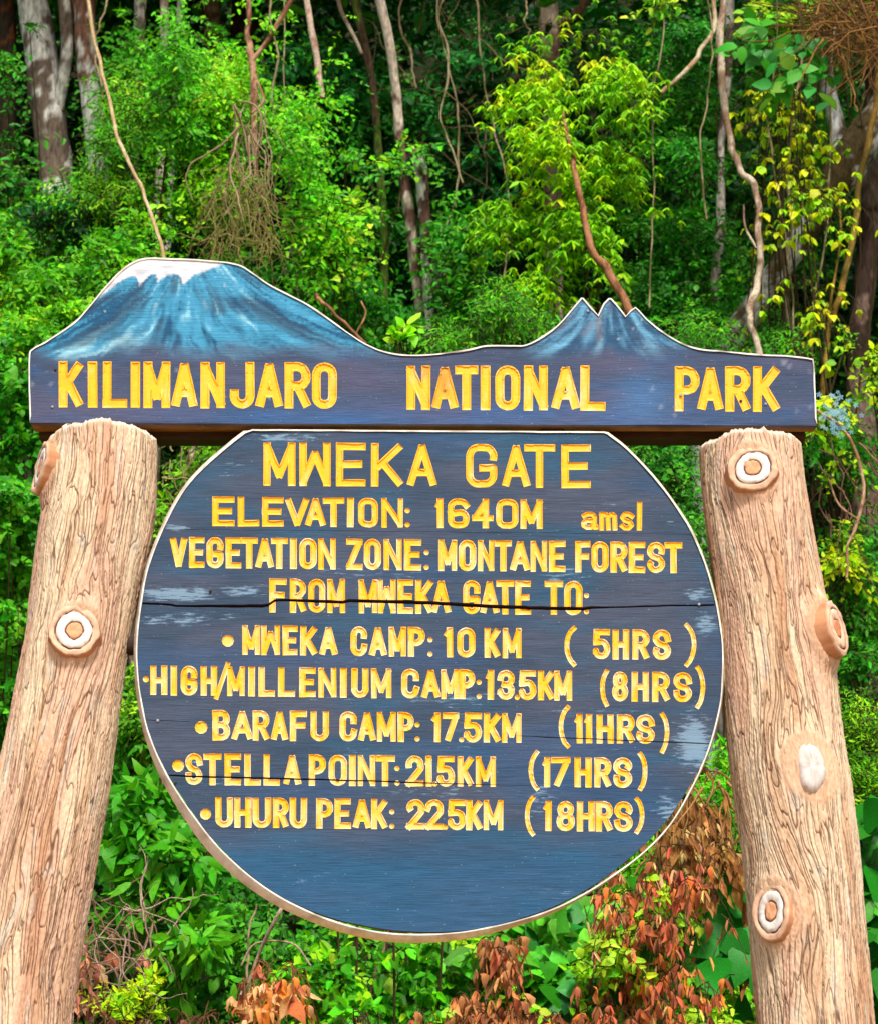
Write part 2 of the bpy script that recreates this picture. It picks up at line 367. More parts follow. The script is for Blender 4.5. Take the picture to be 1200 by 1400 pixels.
# ------------------------------------------------------------------ carved lettering: strokes in photo pixels
def arcp(cx, cy, rx, ry, a0, a1, n=5):
    return [(cx+rx*math.cos(math.radians(a0+(a1-a0)*i/n)), cy+ry*math.sin(math.radians(a0+(a1-a0)*i/n))) for i in range(n+1)]
def glyph(ch, w, h, s):
    """polylines in a w x h box (y down), already inset by half a stroke"""
    r = min(w*.5, h*.24); rb = min(w*.6, h*.22)
    tl = arcp(r, r, r, r, 180, 270); tr = arcp(w-r, r, r, r, 270, 360)
    br = arcp(w-r, h-r, r, r, 0, 90); bl = arcp(r, h-r, r, r, 90, 180)
    g = {
     'A': [[(0, h), (w*.5, 0)], [(w*.5, 0), (w, h)], [(w*.2, h*.7), (w*.8, h*.7)]],
     'B': [[(0, 0), (0, h)], [(0, 0), (w*.55, 0)]+arcp(w*.6, h*.24, w*.36, h*.24, 270, 450)+[(0, h*.48)],
           [(0, h*.48), (w*.5, h*.48)]+arcp(w*.6, h*.74, w*.4, h*.26, 270, 450)+[(0, h)]],
     'C': [[(w, h*.27)]+tr[::-1]+tl[::-1]+bl[::-1]+br[::-1]+[(w, h*.73)]],
     'E': [[(0, 0), (0, h)], [(0, 0), (w, 0)], [(0, h*.49), (w*.85, h*.49)], [(0, h), (w, h)]],
     'F': [[(0, 0), (0, h)], [(0, 0), (w, 0)], [(0, h*.48), (w*.85, h*.48)]],
     'G': [[(w, h*.27)]+tr[::-1]+tl[::-1]+bl[::-1]+br[::-1]+[(w, h*.56), (w*.55, h*.56)]],
     'H': [[(0, 0), (0, h)], [(w, 0), (w, h)], [(0, h*.5), (w, h*.5)]],
     'I': [[(w*.5, 0), (w*.5, h)]], 'l': [[(w*.5, 0), (w*.5, h)]],
     'J': [[(w, 0)]+br+bl+[(0, h*.72)]],
     'K': [[(0, 0), (0, h)], [(w, 0), (w*.12, h*.55)], [(w*.3, h*.42), (w, h)]],
     'L': [[(0, 0), (0, h)], [(0, h), (w, h)]],
     'M': [[(0, h), (0, 0)], [(0, 0), (w*.5, h*.82)], [(w*.5, h*.82), (w, 0)], [(w, 0), (w, h)]],
     'N': [[(0, h), (0, 0)], [(0, 0), (w, h)], [(w, h), (w, 0)]],
     'O': [tl+tr+br+bl+[tl[0]]], '0': [tl+tr+br+bl+[tl[0]]],
     'P': [[(0, 0), (0, h)], [(0, 0)]+arcp(w-rb, h*.27, rb, h*.27, 270, 450)+[(0, h*.54)]],
     'R': [[(0, 0), (0, h)], [(0, 0)]+arcp(w-rb, h*.26, rb, h*.26, 270, 450)+[(0, h*.52)], [(w*.5, h*.52), (w, h)]],
     'S': [[(w, h*.26)]+tr[::-1]+tl[::-1]+[(0, h*.3), (w*.2, h*.45), (w*.8, h*.55), (w, h*.7)]+br+bl+[(0, h*.74)]],
     'T': [[(0, 0), (w, 0)], [(w*.5, 0), (w*.5, h)]],
     'U': [[(0, 0)]+bl[::-1]+br[::-1]+[(w, 0)]],
     'V': [[(0, 0), (w*.5, h)], [(w*.5, h), (w, 0)]],
     'W': [[(0, 0), (0, h)], [(0, h), (w*.5, h*.2)], [(w*.5, h*.2), (w, h)], [(w, h), (w, 0)]],
     'Z': [[(0, 0), (w, 0)], [(w, 0), (0, h)], [(0, h), (w, h)]],
     '1': [[(w*.62, 0), (w*.62, h)], [(w*.55, h*.06), (0, h*.2)]],
     '2': [[(0, h*.26)]+tl+tr+[(w, h*.4), (0, h)], [(0, h), (w, h)]],
     '3': [[(0, h*.2)]+tl[1:]+arcp(w-r, h*.25, r, h*.25, 270, 450)+[(w*.35, h*.48)], [(w*.4, h*.48)]+arcp(w-r, h*.74, r, h*.26, 270, 450)+bl+[(0, h*.78)]],
     '4': [[(w*.7, 0), (w*.7, h)], [(w*.7, 0), (0, h*.68)], [(0, h*.68), (w, h*.68)]],
     '5': [[(w, 0), (w*.08, 0)], [(w*.08, 0), (w*.02, h*.42)], [(w*.02, h*.42)]+arcp(w-r, h*.68, r, h*.28, 270, 360)+br+bl+[(0, h*.8)]],
     '6': [[(w, h*.15)]+tr[::-1][3:]+tl[::-1]+bl[::-1]+br[::-1]+arcp(w-r, h*.68, r, h*.22, 0, -90)+[(0, h*.52)]],
     '7': [[(0, 0), (w, 0)], [(w, 0), (w*.22, h)]],
     '8': [arcp(w*.5, h*.24, w*.42, h*.24, 0, 360, 12), arcp(w*.5, h*.73, w*.5, h*.27, 0, 360, 12)],
     'a': [[(w*.05, h*.12), (w*.3, 0), (w*.7, 0), (w*.88, h*.2), (w*.88, h), (w, h)], [(w*.85, h*.5), (w*.3, h*.48), (0, h*.62), (0, h*.85), (w*.25, h), (w*.6, h), (w*.88, h*.78)]],
     'm': [[(0, 0), (0, h)], [(0, h*.12), (w*.25, 0), (w*.47, h*.1), (w*.5, h)], [(w*.5, h*.15), (w*.75, 0), (w*.97, h*.1), (w, h)]],
     's': [[(w, h*.15), (w*.7, 0), (w*.25, 0), (0, h*.22), (w*.25, h*.45), (w*.75, h*.55), (w, h*.78), (w*.7, h), (w*.25, h), (0, h*.85)]],
     '(': [arcp(w*1.15, h*.5, w*1.15, h*.56, 242, 118, 8)],
     ')': [arcp(-w*.15, h*.5, w*1.15, h*.56, -62, 62, 8)],
     '/': [[(w, 0), (0, h)]],
    }[ch]
    return g
def strokes_of(ch, x0, x1, yt, yb, s):
    if ch in ':.o':
        r = s*.42; c = (x0+x1)/2
        if ch == ':': return [('dot', c, yt+(yb-yt)*.42, r), ('dot', c, yb-(yb-yt)*.1, r)]
        if ch == '.': return [('dot', c, yb-r, r)]
        return [('dot', c, (yt+yb)/2, (x1-x0)/2)]
    if ch in '()/': s = s*.72
    if ch == 'I' or ch == 'l': s = min(s*1.1, x1-x0)
    w, h = max(x1-x0-s, .01), yb-yt-s
    return [('line', [(x0+s/2+p[0]+random.uniform(-.25, .25), yt+s/2+p[1]+random.uniform(-.25, .25)) for p in pl], s*random.uniform(.96, 1.04)) for pl in glyph(ch, w, h, s)]
def polys(st, grow):
    """convex polygons covering the strokes; grow = extra half width (negative for the groove's floor)"""
    out = []
    for q in st:
        if q[0] == 'dot':
            r = max(q[3]+grow, .6); out.append([(q[1]+r*math.cos(a*math.pi/5), q[2]+r*math.sin(a*math.pi/5)) for a in range(10)]); continue
        pl, s = q[1], q[2]; hw = s/2+grow
        if hw < .5: hw = .5
        n = len(pl); closed = math.dist(pl[0], pl[-1]) < 1.2
        for i in range(n-1):
            a, b = np.array(pl[i]), np.array(pl[i+1]); d = b-a; L = np.linalg.norm(d)
            if L < .05: continue
            d = d/L; nn = np.array([-d[1], d[0]])
            # square ends: a full half width at a free end
            e0 = hw*.98 if (i == 0 and not closed) else hw*.15
            e1 = hw*.98 if (i == n-2 and not closed) else hw*.15
            if i == 0 and n == 2 and min(abs(d)) > .15: e0 = hw*.55
            if i == n-2 and n == 2 and min(abs(d)) > .15: e1 = hw*.55
            a2, b2 = a-d*e0, b+d*e1
            out.append([tuple(a2+nn*hw), tuple(b2+nn*hw), tuple(b2-nn*hw), tuple(a2-nn*hw)])
            if i > 0 or closed:
                out.append([(a[0]+hw*.99*math.cos(k*math.pi/4+.3), a[1]+hw*.99*math.sin(k*math.pi/4+.3)) for k in range(8)])
    return out

T = [  # (stroke, cream amount, [(char, x0, x1, y top, y bottom) ...])
 (11.5, .22, [(c, a, b, 494+(a-80)*.0048, 557+(a-80)*.005) for c, a, b in [('K', 81, 114), ('I', 120, 134), ('L', 141, 174), ('I', 179, 192), ('M', 197, 233), ('A', 235, 270), ('N', 275, 308), ('J', 315, 348), ('A', 350, 387), ('R', 390, 425), ('O', 427, 461)]]),
 (11.5, .3, [(c, a, b, 500, 560+(a-555)*.005) for c, a, b in [('N', 556, 588), ('A', 590, 626), ('T', 622, 653), ('I', 656, 670), ('O', 677, 710), ('N', 716, 748), ('A', 753, 792), ('L', 793, 827)]]),
 (11.5, .2, [(c, a, b, 501, 562+(a-922)*.01) for c, a, b in [('P', 922, 956), ('A', 953, 988), ('R', 991, 1025), ('K', 1029, 1065)]]),
]
TD = [
 (9.5, .25, [(c, a, b, 605+(a-361)*.007, 664+(a-361)*.008) for c, a, b in [('M', 361, 404), ('W', 410, 452), ('E', 460, 500), ('K', 508, 551), ('A', 557, 597), ('G', 637, 679), ('A', 686, 724), ('T', 716, 758), ('E', 767, 807)]]),
 (8, .35, [(c, a, b, 679+(a-291)*.009, 719+(a-291)*.009) for c, a, b in [('E', 291, 321), ('L', 326, 355), ('E', 359, 388), ('V', 391, 423), ('A', 418, 446), ('T', 442, 471), ('I', 475, 484), ('O', 490, 517), ('N', 522, 551), (':', 553, 561), ('1', 595, 607), ('6', 612, 641), ('4', 645, 674), ('O', 678, 708), ('M', 711, 741)]]),
 (6, .35, [('a', 794, 817, 700, 724), ('m', 819, 843, 700, 725), ('s', 847, 866, 700, 725), ('l', 869, 878, 686, 725)]),
 (8, .55, [(c, a, b, 734+(a-233)*.011, 776+(a-233)*.011) for c, a, b in [('V', 233, 256), ('E', 259, 280), ('G', 283, 306), ('E', 309, 330), ('T', 330, 353), ('A', 350, 375), ('T', 371, 394), ('I', 397, 406), ('O', 410, 433), ('N', 436, 459), ('Z', 474, 496), ('O', 498, 521), ('N', 525, 549), ('E', 553, 576), (':', 578, 588), ('M', 600, 624), ('O', 627, 650), ('N', 653, 675), ('T', 676, 699), ('A', 697, 724), ('N', 725, 747), ('E', 750, 772), ('F', 786, 806), ('O', 808, 831), ('R', 834, 857), ('E', 859, 881), ('S', 884, 908), ('T', 908, 932)]]),
 (8, .5, [(c, a, b, 791+(a-369)*.009, 837+(a-369)*.009) for c, a, b in [('F', 369, 392), ('R', 397, 419), ('O', 422, 445), ('M', 448, 472), ('M', 491, 516), ('W', 517, 541), ('E', 544, 565), ('K', 568, 592), ('A', 590, 616), ('G', 633, 656), ('A', 656, 682), ('T', 678, 702), ('E', 704, 725), ('T', 744, 769), ('O', 771, 795), (':', 796, 806)]]),
 (8, .55, [('o', 304, 320, 868, 884)]+[(c, a, b, 855+(a-332)*.011, 895+(a-332)*.0125) for c, a, b in [('M', 332, 356), ('W', 358, 383), ('E', 387, 407), ('K', 411, 434), ('A', 437, 462), ('C', 480, 502), ('A', 505, 529), ('M', 532, 555), ('P', 558, 581), (':', 583, 593), ('1', 607, 621), ('0', 625, 649), ('K', 662, 683), ('M', 687, 712), ('5', 810, 833), ('H', 837, 859), ('R', 864, 887), ('S', 892, 916)]]+[('(', 771, 793, 856, 911), (')', 929, 951, 852, 912)]),
 (8, .6, [('o', 196, 204, 924, 933), ('/', 293, 315, 904, 957)]+[(c, a, b, 910+(a-206)*.013, 950+(a-206)*.0135) for c, a, b in [('H', 206, 229), ('I', 234, 242), ('G', 248, 270), ('H', 275, 297), ('M', 311, 335), ('I', 340, 349), ('L', 354, 376), ('L', 381, 404), ('E', 410, 432), ('N', 436, 460), ('I', 465, 475), ('U', 481, 504), ('M', 508, 535), ('C', 549, 573), ('A', 576, 602), ('M', 603, 627), ('P', 628, 649), (':', 650, 659), ('1', 664, 676), ('3', 680, 703), ('.', 704, 709), ('5', 709, 732), ('K', 735, 757), ('M', 757, 781), ('8', 836, 858), ('H', 863, 886), ('R', 891, 915), ('S', 920, 945)]]+[('(', 820, 835, 915, 966), (')', 946, 963, 910, 969)]),
 (8, .6, [('o', 267, 284, 986, 1003)]+[(c, a, b, 971+(a-291)*.0105, 1012+(a-291)*.008) for c, a, b in [('B', 291, 315), ('A', 317, 346), ('R', 346, 369), ('A', 371, 394), ('F', 397, 420), ('U', 425, 450), ('C', 465, 488), ('A', 490, 514), ('M', 516, 541), ('P', 544, 566), (':', 566, 575), ('1', 590, 604), ('7', 605, 627), ('.', 628, 633), ('5', 634, 658), ('K', 661, 684), ('M', 686, 712), ('1', 785, 797), ('1', 798, 810), ('H', 815, 838), ('R', 843, 867), ('S', 869, 894)]]+[('(', 763, 784, 964, 1023), (')', 898, 914, 974, 1030)]),
 (8, .6, [('o', 236, 252, 1039, 1055)]+[(c, a, b, 1030+(a-254)*.0105, 1073+(a-254)*.006) for c, a, b in [('S', 254, 277), ('T', 279, 303), ('E', 308, 330), ('L', 335, 357), ('L', 361, 383), ('A', 388, 412), ('P', 423, 446), ('O', 450, 475), ('I', 477, 487), ('N', 490, 513), ('T', 514, 540), (':', 538, 548), ('2', 555, 579), ('1', 581, 591), ('.', 592, 597), ('5', 598, 621), ('K', 625, 647), ('M', 650, 677), ('1', 741, 753), ('7', 753, 779), ('H', 785, 808), ('R', 812, 835), ('S', 838, 863)]]+[('(', 722, 741, 1026, 1081), (')', 868, 884, 1028, 1081)]),
 (8, .6, [('o', 274, 289, 1105, 1121)]+[(c, a, b, 1090+(a-295)*.011, 1131+(a-295)*.011) for c, a, b in [('U', 295, 319), ('H', 321, 344), ('U', 346, 371), ('R', 374, 395), ('U', 397, 420), ('P', 433, 456), ('E', 458, 480), ('A', 483, 508), ('K', 508, 530), (':', 531, 541), ('2', 556, 580), ('2', 581, 606), ('.', 606, 611), ('5', 612, 636), ('K', 637, 659), ('M', 661, 687), ('1', 742, 755), ('8', 760, 785), ('H', 788, 812), ('R', 814, 837), ('S', 839, 864)]]+[('(', 717, 735, 1088, 1143), (')', 863, 880, 1090, 1140)]),
]

# ------------------------------------------------------------------ painted planks
def smooth_out(P, n=6, closed=True):
    P = np.array(P, float); Q = np.vstack([P[-1], P, P[0], P[1]]); out = []
    for i in range(1, len(Q)-2):
        a, b, c, d = Q[i-1], Q[i], Q[i+1], Q[i+2]
        for t in np.linspace(0, 1, n, endpoint=False):
            out.append(.5*((2*b)+(-a+c)*t+(2*a-5*b+4*c-d)*t*t+(-a+3*b-3*c+d)*t**3))
    return np.array(out)
def inside(P, x, y):
    r = np.zeros(len(x), bool); n = len(P)
    for i in range(n):
        (x1, y1), (x2, y2) = P[i], P[(i+1) % n]
        if y1 == y2: continue
        c = ((y1 > y) != (y2 > y)) & (x < (x2-x1)*(y-y1)/(y2-y1)+x1); r ^= c
    return r
def area(P): 
    x, y = P[:, 0], P[:, 1]; return .5*np.sum(x*np.roll(y, -1)-np.roll(x, -1)*y)

def letter_paint(x, y, isin, cream_amt, yt, yb):
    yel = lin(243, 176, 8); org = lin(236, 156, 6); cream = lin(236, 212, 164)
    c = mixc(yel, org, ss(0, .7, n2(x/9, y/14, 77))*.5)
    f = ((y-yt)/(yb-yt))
    k = (n2(x/7, y/11, 91)*.7+n2(x/3, y/4, 92)*.4 + cream_amt*1.25-.5 + .25*(f-.5))  # cream grows towards the letter's bottom; the groove floor gets less
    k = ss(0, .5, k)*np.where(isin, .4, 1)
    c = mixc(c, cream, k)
    g = np.exp(-((x-592)/26)**2-((y-524)/34)**2)*ss(-.4, .4, n2(x/9, y/22, 95))
    return mixc(c, lin(140, 84, 34), g*.75)

def build_board(root, base, outline, seams, text, paint, Y0, thick, step, fine_pts, depth=.0034):
    """planks with carved letters; everything triangulated together so that the carving is real"""
    V2, FACES, TAG = [], [], []
    def add(poly, tag):
        k = len(V2); poly = [(float(a), float(b)) for a, b in poly]
        if area(np.array(poly)) < 0: poly = poly[::-1]
        V2.extend(poly); FACES.append(list(range(k, k+len(poly)))); TAG.append(tag)
    add(outline, ('out',))
    for pi, (top, bot) in enumerate(zip(seams[:-1], seams[1:])):
        xs = np.linspace(-30, 1230, 150); tx, bx = top(xs, 1), bot(xs, -1)
        add(list(zip(xs, tx))+list(zip(xs[::-1], bx[::-1])), ('plank', pi))
    meta = []
    for (s, cream_amt, row) in text:
        for (ch, x0, x1, yt, yb) in row:
            if ch in 'MWN' and x1-x0 < 30: s_ = s*.84
            else: s_ = s
            st = strokes_of(ch, x0, x1, yt, yb, s_)
            for grp in ([[q] for q in st] if ch == ':' else [st]):
                li = len(meta); meta.append((ch, cream_amt, yt, yb))
                for p in polys(grp, .25): add(p, ('o', li))
                for p in polys(grp, -min(s*.22, 2.4)): add(p, ('i', li))
    mn, mx = outline.min(0), outline.max(0)
    gx_, gy_ = np.meshgrid(np.arange(mn[0], mx[0], step), np.arange(mn[1], mx[1], step))
    pts = np.stack([gx_.ravel(), gy_.ravel()], -1)
    if fine_pts is not None: pts = np.vstack([pts, fine_pts])
    pts = pts + RNG.uniform(-.3, .3, pts.shape)*step*.6
    pts = pts[inside(outline, pts[:, 0], pts[:, 1])]
    V2.extend(map(tuple, pts.tolist()))
    V, E, F, ov, oe, of = delaunay_2d_cdt([Vector(v) for v in V2], [], FACES, 1, 1e-3)
    V = np.array([tuple(v) for v in V]); print('CDT', len(V), len(F))
    npl = len(seams)-1; planks = [[] for _ in range(npl)]; letters = [dict() for _ in range(npl)]
    inner = set()
    for f, ids in zip(F, of):
        pl, lt, out = None, None, False
        for i in ids:
            t = TAG[i]
            if t[0] == 'out': out = True
            elif t[0] == 'plank': pl = t[1]
            elif t[0] == 'o': lt = t[1]
            elif t[0] == 'i': inner.update(f); lt = t[1]
        if not out or pl is None: continue
        if len(f) != 3: continue
        if lt is None: planks[pl].append(tuple(f))
        else: letters[pl].setdefault(lt, []).append(tuple(f))
    isin = np.zeros(len(V), bool)
    # floor vertices: those touched by floor faces and by nothing outside the letter's floor
    floor_f = np.zeros(len(V), bool); 
    for i in inner: floor_f[i] = True
    isin = floor_f
    wav = .0022*n2(V[:, 0]/90, V[:, 1]/60, 5)+.0008*n2(V[:, 0]/25, V[:, 1]/9, 6)
    for pi in range(npl):
        off = RNG.uniform(-.00025, .00025); tilt = RNG.uniform(-.000001, .000001)
        Yv = Y0+off+tilt*(V[:, 0]-600)+wav
        W = at(V[:, 0], V[:, 1], Yv); Wd = at(V[:, 0], V[:, 1], Yv+depth)
        pf = np.array(planks[pi]+[t for l in letters[pi].values() for t in l])
        if len(pf) == 0: continue
        npk = len(planks[pi])
        # boundary of the whole plank -> sides and back
        ed = {}
        for t in pf.tolist():
            for a, b in ((t[0], t[1]), (t[1], t[2]), (t[2], t[0])): ed[(a, b)] = 1
        bd = [(a, b) for (a, b) in ed if (b, a) not in ed]
        used = np.unique(pf); mp = -np.ones(len(V), int); mp[used] = np.arange(len(used)); n = len(used)
        front = np.where(isin[used][:, None], Wd[used], W[used]); back = W[used] + np.array([0, thick, 0])
        tri = mp[np.array(planks[pi])]; bk = mp[pf][:, ::-1]+n
        q = np.array([(mp[b], mp[a], mp[a]+n, mp[b]+n) for a, b in bd])
        sides = np.vstack([q[:, [0, 1, 2]], q[:, [0, 2, 3]]])
        cf = paint(V[used, 0], V[used, 1])
        VV = np.vstack([front, back]); CC = np.vstack([cf, np.broadcast_to(np.append(lin(170, 112, 50), 0), (n, 4))])
        me = mesh('plank', VV-base, np.vstack([tri[:, ::-1], sides[:, ::-1], bk[:, ::-1]]), CC)
        link('plank', me, M_PAINT, root)
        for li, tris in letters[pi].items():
            ch, cream_amt, yt, yb = meta[li]; t = np.array(tris); u = np.unique(t); m = -np.ones(len(V), int); m[u] = np.arange(len(u))
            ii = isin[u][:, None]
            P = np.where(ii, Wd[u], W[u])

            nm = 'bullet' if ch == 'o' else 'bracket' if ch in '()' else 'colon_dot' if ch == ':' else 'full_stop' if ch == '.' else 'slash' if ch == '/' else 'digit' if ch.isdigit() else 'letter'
            me = mesh(nm, P-base, m[t][:, ::-1], letter_paint(V[u, 0], V[u, 1], isin[u], cream_amt, yt, yb))
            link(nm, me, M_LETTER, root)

def ring_strip(pf, pb, w_in, Yf, Yb, base, cols, lift=.003, closed=True, seg=None):
    """painted edge band: outer line pf (px, at depth Yf), back line pb (px at depth Yb), w_in wide in px"""
    n = len(pf); t = np.roll(pf, -1, 0)-np.roll(pf, 1, 0); nn = np.stack([t[:, 1], -t[:, 0]], -1); nn = nn/np.linalg.norm(nn, axis=1)[:, None]
    if area(pf) < 0: nn = -nn
    wi = np.broadcast_to(w_in, (n,))[:, None]
    A = at(*(pf-nn*wi).T, Yf+lift*1.5); B = at(*(pf-nn*wi*.98).T, Yf-lift); C = at(*pf.T, Yf-lift); D = at(*pb.T, Yb)
    E_ = at(*(pb-nn*wi).T, Yb)
    rows = [A, B, C, D, E_]; V = np.stack(rows, 1).reshape(-1, 3); k = len(rows)
    I = np.arange(n*k).reshape(n, k); J = np.roll(I, -1, 0)
    F = np.concatenate([np.stack([I[:, q], J[:, q], J[:, (q+1) % k], I[:, (q+1) % k]], -1) for q in range(k)])
    if not closed: F = F.reshape(k, n, 4)[:, :-1].reshape(-1, 4)
    C_ = np.stack([cols[0], cols[0], cols[0], cols[1], cols[1]], 1).reshape(-1, 3)
    return mesh('edge_band', V-base, F, C_)

# ---- name board with the mountain silhouette
corner = [(41, 578), (40, 530), (40, 487), (45, 477)]
hill1 = [(62, 467), (85, 452), (105, 437), (125, 415), (143, 393), (163, 372), (184, 357), (205, 352), (240, 353), (290, 356), (326, 361), (345, 372), (368, 388), (395, 402), (422, 416), (450, 435), (480, 457), (505, 472), (530, 481), (560, 485), (600, 483), (640, 477), (665, 472), (700, 472), (718, 471), (738, 461), (762, 444), (780, 423)]
peaks = [(794.0, 406.5), (797.0, 407), (808, 420), (817, 430.5), (824, 415), (831, 407.5), (835, 407.5), (843, 416), (855, 432), (861, 424), (868, 419.5), (873, 424)]
hill2 = [(884, 436), (903, 451), (928, 467), (955, 476), (992, 480), (1040, 484), (1080, 486), (1108, 490), (1112, 495), (1114, 530), (1116, 582)]
def sm(P, n=5):
    return catmull([(a, b, 0) for a, b in P], n)[:, :2]
NB = np.vstack([sm([corner[0], corner[1], corner[2], corner[3]]+hill1, 5), np.array(peaks), sm(hill2, 5)])
NB = NB + .35*np.stack([n2(NB[:, 0]/14, NB[:, 1]/14, 3), n2(NB[:, 0]/14, NB[:, 1]/14, 4)], -1)
NB = NB[np.concatenate([[True], np.linalg.norm(np.diff(NB, axis=0), axis=1) > .8])]
NBin = NB + np.array([0, 0])

def paint_board(x, y):
    slate = lin(58, 72, 98); sl2 = lin(74, 78, 104); blue = lin(40, 80, 122)
    c = mixc(slate, sl2, ss(-.3, .4, fb(x/120, y/40, 41)))
    c = mixc(c, blue, ss(.05, .5, fb(x/90, y/22, 43))*.6)
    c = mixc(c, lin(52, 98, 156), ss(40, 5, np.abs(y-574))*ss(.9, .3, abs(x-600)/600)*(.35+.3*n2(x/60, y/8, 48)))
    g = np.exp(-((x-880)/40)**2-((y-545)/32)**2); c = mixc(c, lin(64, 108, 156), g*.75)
    # first mountain: brushed streaks running down from the summit
    sx, sy = 262, 330
    dx, dy = x-sx, y-sy; r = np.hypot(dx*.75, dy); th = np.arctan2(dx, dy)
    mt = ss(496, 472, y+7*n2(x/30, 0, 3))*ss(560, 500, x)*ss(38, 70, x)
    W_ = np.interp(y, [350, 375, 400, 420, 440, 460, 475, 490], [46, 66, 96, 128, 168, 216, 270, 350]); u = (x-(255+.0*y))/W_
    bend = u + .05*n2(x/22, y/16, 12)
    st = n2(bend*9, y/42, 61)*.65+n2(bend*22, y/26, 62)*.5+n2(bend*52, y/18, 63)*.4+.2*n2(x/5, y/3, 64)
    deep = lin(24, 76, 112); mid = lin(62, 142, 180); hi = lin(160, 214, 230)
    m1 = mixc(np.broadcast_to(deep, c.shape), mid, ss(-.45, .3, st+.12)); m1 = mixc(m1, hi, ss(.25, .9, st+.4*n2(bend*4, y/24, 68))*.85)
    dark = ss(.1, .55, n2(bend*5+3, y/38, 70)+.3*n2(bend*26, y/20, 71)); m1 = mixc(m1, lin(44, 62, 84), dark*.7)
    c = mixc(c, m1, mt)
    # soft hazy foot
    c = mixc(c, lin(74, 74, 96), ss(462, 486, y+10*n2(x/40, 1, 9))*mt*.75*ss(120, 200, x))
    # snow
    xs = np.array([130, 150, 166, 180, 187, 192, 200, 206, 213, 217, 222, 229, 238, 247, 252, 257, 266, 280, 292, 302, 312])
    ys = np.array([410, 396, 384, 377, 378, 391, 380, 375, 374, 386, 380, 377, 373, 377, 391, 383, 375, 371, 366, 362, 352])
    sn = ss(1.5, -1.5, y-np.interp(x, xs, ys)-1.2*n2(x/5, y/5, 33))*(x > 120)*(x < 314)
    c = mixc(c, mixc(lin(216, 216, 222), lin(176, 182, 196), ss(-.2, .6, n2(x/12, y/5, 39))*.8), sn)
    # second mountain
    dx, dy = x-828, y-380; r = np.hypot(dx*.6, dy); th = np.arctan2(dx, dy)
    u = (x-833)/np.interp(y, [400, 430, 450, 470, 490], [30, 48, 70, 105, 160]); st = n2(u*8+.05*n2(x/9, y/9, 80), y/30, 81)*.7+n2(u*22, y/18, 82)*.5+.15*n2(x/4, y/3, 83)
    m2 = mixc(lin(40, 76, 110), lin(96, 156, 190), ss(-.3, .6, st+.05)); m2 = mixc(m2, lin(92, 96, 118), ss(.1, .5, n2(u*5, y/30, 84))*.6)
    mt2 = ss(496, 470, y+6*n2(x/25, 2, 5))*ss(700, 760, x)*ss(960, 905, x)
    c = mixc(c, m2, mt2)
    c = mixc(c, lin(150, 120, 90), np.exp(-((x-818)/4)**2)*ss(500, 440, y)*.35)
    # specks of bare wood and chalk
    sp = ss(.66, .8, n2(x/3.2, y/2.6, 51))*ss(-.1, .4, n2(x/60, y/30, 53))
    c = mixc(c, lin(188, 196, 208), sp*.5)
    c = mixc(c, lin(170, 180, 196), ss(.5, .75, n2(x/4, y/3, 57))*np.exp(-((x-1070)/40)**2-((y-500)/14)**2))
    al = .25*ss(0, .6, fb(x/70, y/25, 173))*ss(480, 500, y)
    return np.concatenate([c, al[..., None]], -1)
def paint_disc(x, y):
    a, b, d = lin(50, 68, 90), lin(66, 76, 96), lin(38, 84, 114)
    c = mixc(a, b, ss(-.35, .35, fb(x/110, y/38, 141))); c = mixc(c, d, ss(.0, .45, fb(x/130, y/26, 143))*.6)
    c = mixc(c, lin(34, 84, 122), ss(1110, 1200, y)*.7)
    c = mixc(c, lin(36, 78, 122), ss(860, 760, y)*0 + .35*ss(.1, .5, n2(x/200, y/60, 149)))
    al = np.zeros_like(x)
    def scuff(cx, cy, rx, ry, k, col=None):
        nonlocal al
        al = np.maximum(al, k*np.exp(-((x-cx)/rx)**2-((y-cy)/ry)**2)); return c
    c = scuff(240, 812, 60, 11, 1.0); c = scuff(330, 808, 40, 10, .8); c = scuff(250, 846, 75, 11, .6)
    c = scuff(955, 812, 24, 12, .7); c = scuff(962, 852, 18, 18, .6); c = scuff(948, 1015, 30, 40, .9)
    c = scuff(915, 1105, 26, 28, .6); c = scuff(740, 1095, 26, 32, .5); c = scuff(390, 598, 55, 6, .9); c = scuff(318, 640, 30, 12, .4)
    c = scuff(560, 955, 200, 8, .35); c = scuff(600, 1083, 220, 9, .3); c = scuff(800, 973, 90, 8, .4); c = scuff(640, 790, 200, 20, .22)
    c = scuff(240, 722, 26, 5, .7)
    al = al+.32*ss(0, .6, fb(x/70, y/30, 171))
    return np.concatenate([c, al[..., None]], -1)

Y_NB, Y_RB = 0.0, -0.012
nb_base = at(575, 582, 0.05)
name_board = thing('name_board', 'long dark blue board with a painted snowy mountain outline and yellow KILIMANJARO NATIONAL PARK lettering', 'sign', nb_base)
fx, fy = np.meshgrid(np.arange(40, 560, 2.6), np.arange(350, 498, 2.6)); fp = np.stack([fx.ravel(), fy.ravel()], -1)
fx, fy = np.meshgrid(np.arange(700, 960, 3), np.arange(404, 498, 3)); fp = np.vstack([fp, np.stack([fx.ravel(), fy.ravel()], -1)])
wob = lambda x, s, a: a*n2(np.asarray(x)/40, 0, s)+a*.5*n2(np.asarray(x)/9, 0, s+1)
def seam(y0, y1, gap, s, amp=.5, gfun=None):
    def f(x, side):
        x = np.asarray(x, float); g = gap if gfun is None else gfun(x)
        return y0+(y1-y0)*(x-190)/800 + wob(x, s, amp) + side*g/2*(1+.3*n2(x/15, side, s+5))
    return f
edge_hi = lambda x, side: np.full(len(x), 100.0) if False else np.full(np.shape(x), 100.0)
edge_lo = lambda x, side: np.full(np.shape(x), 1500.0)
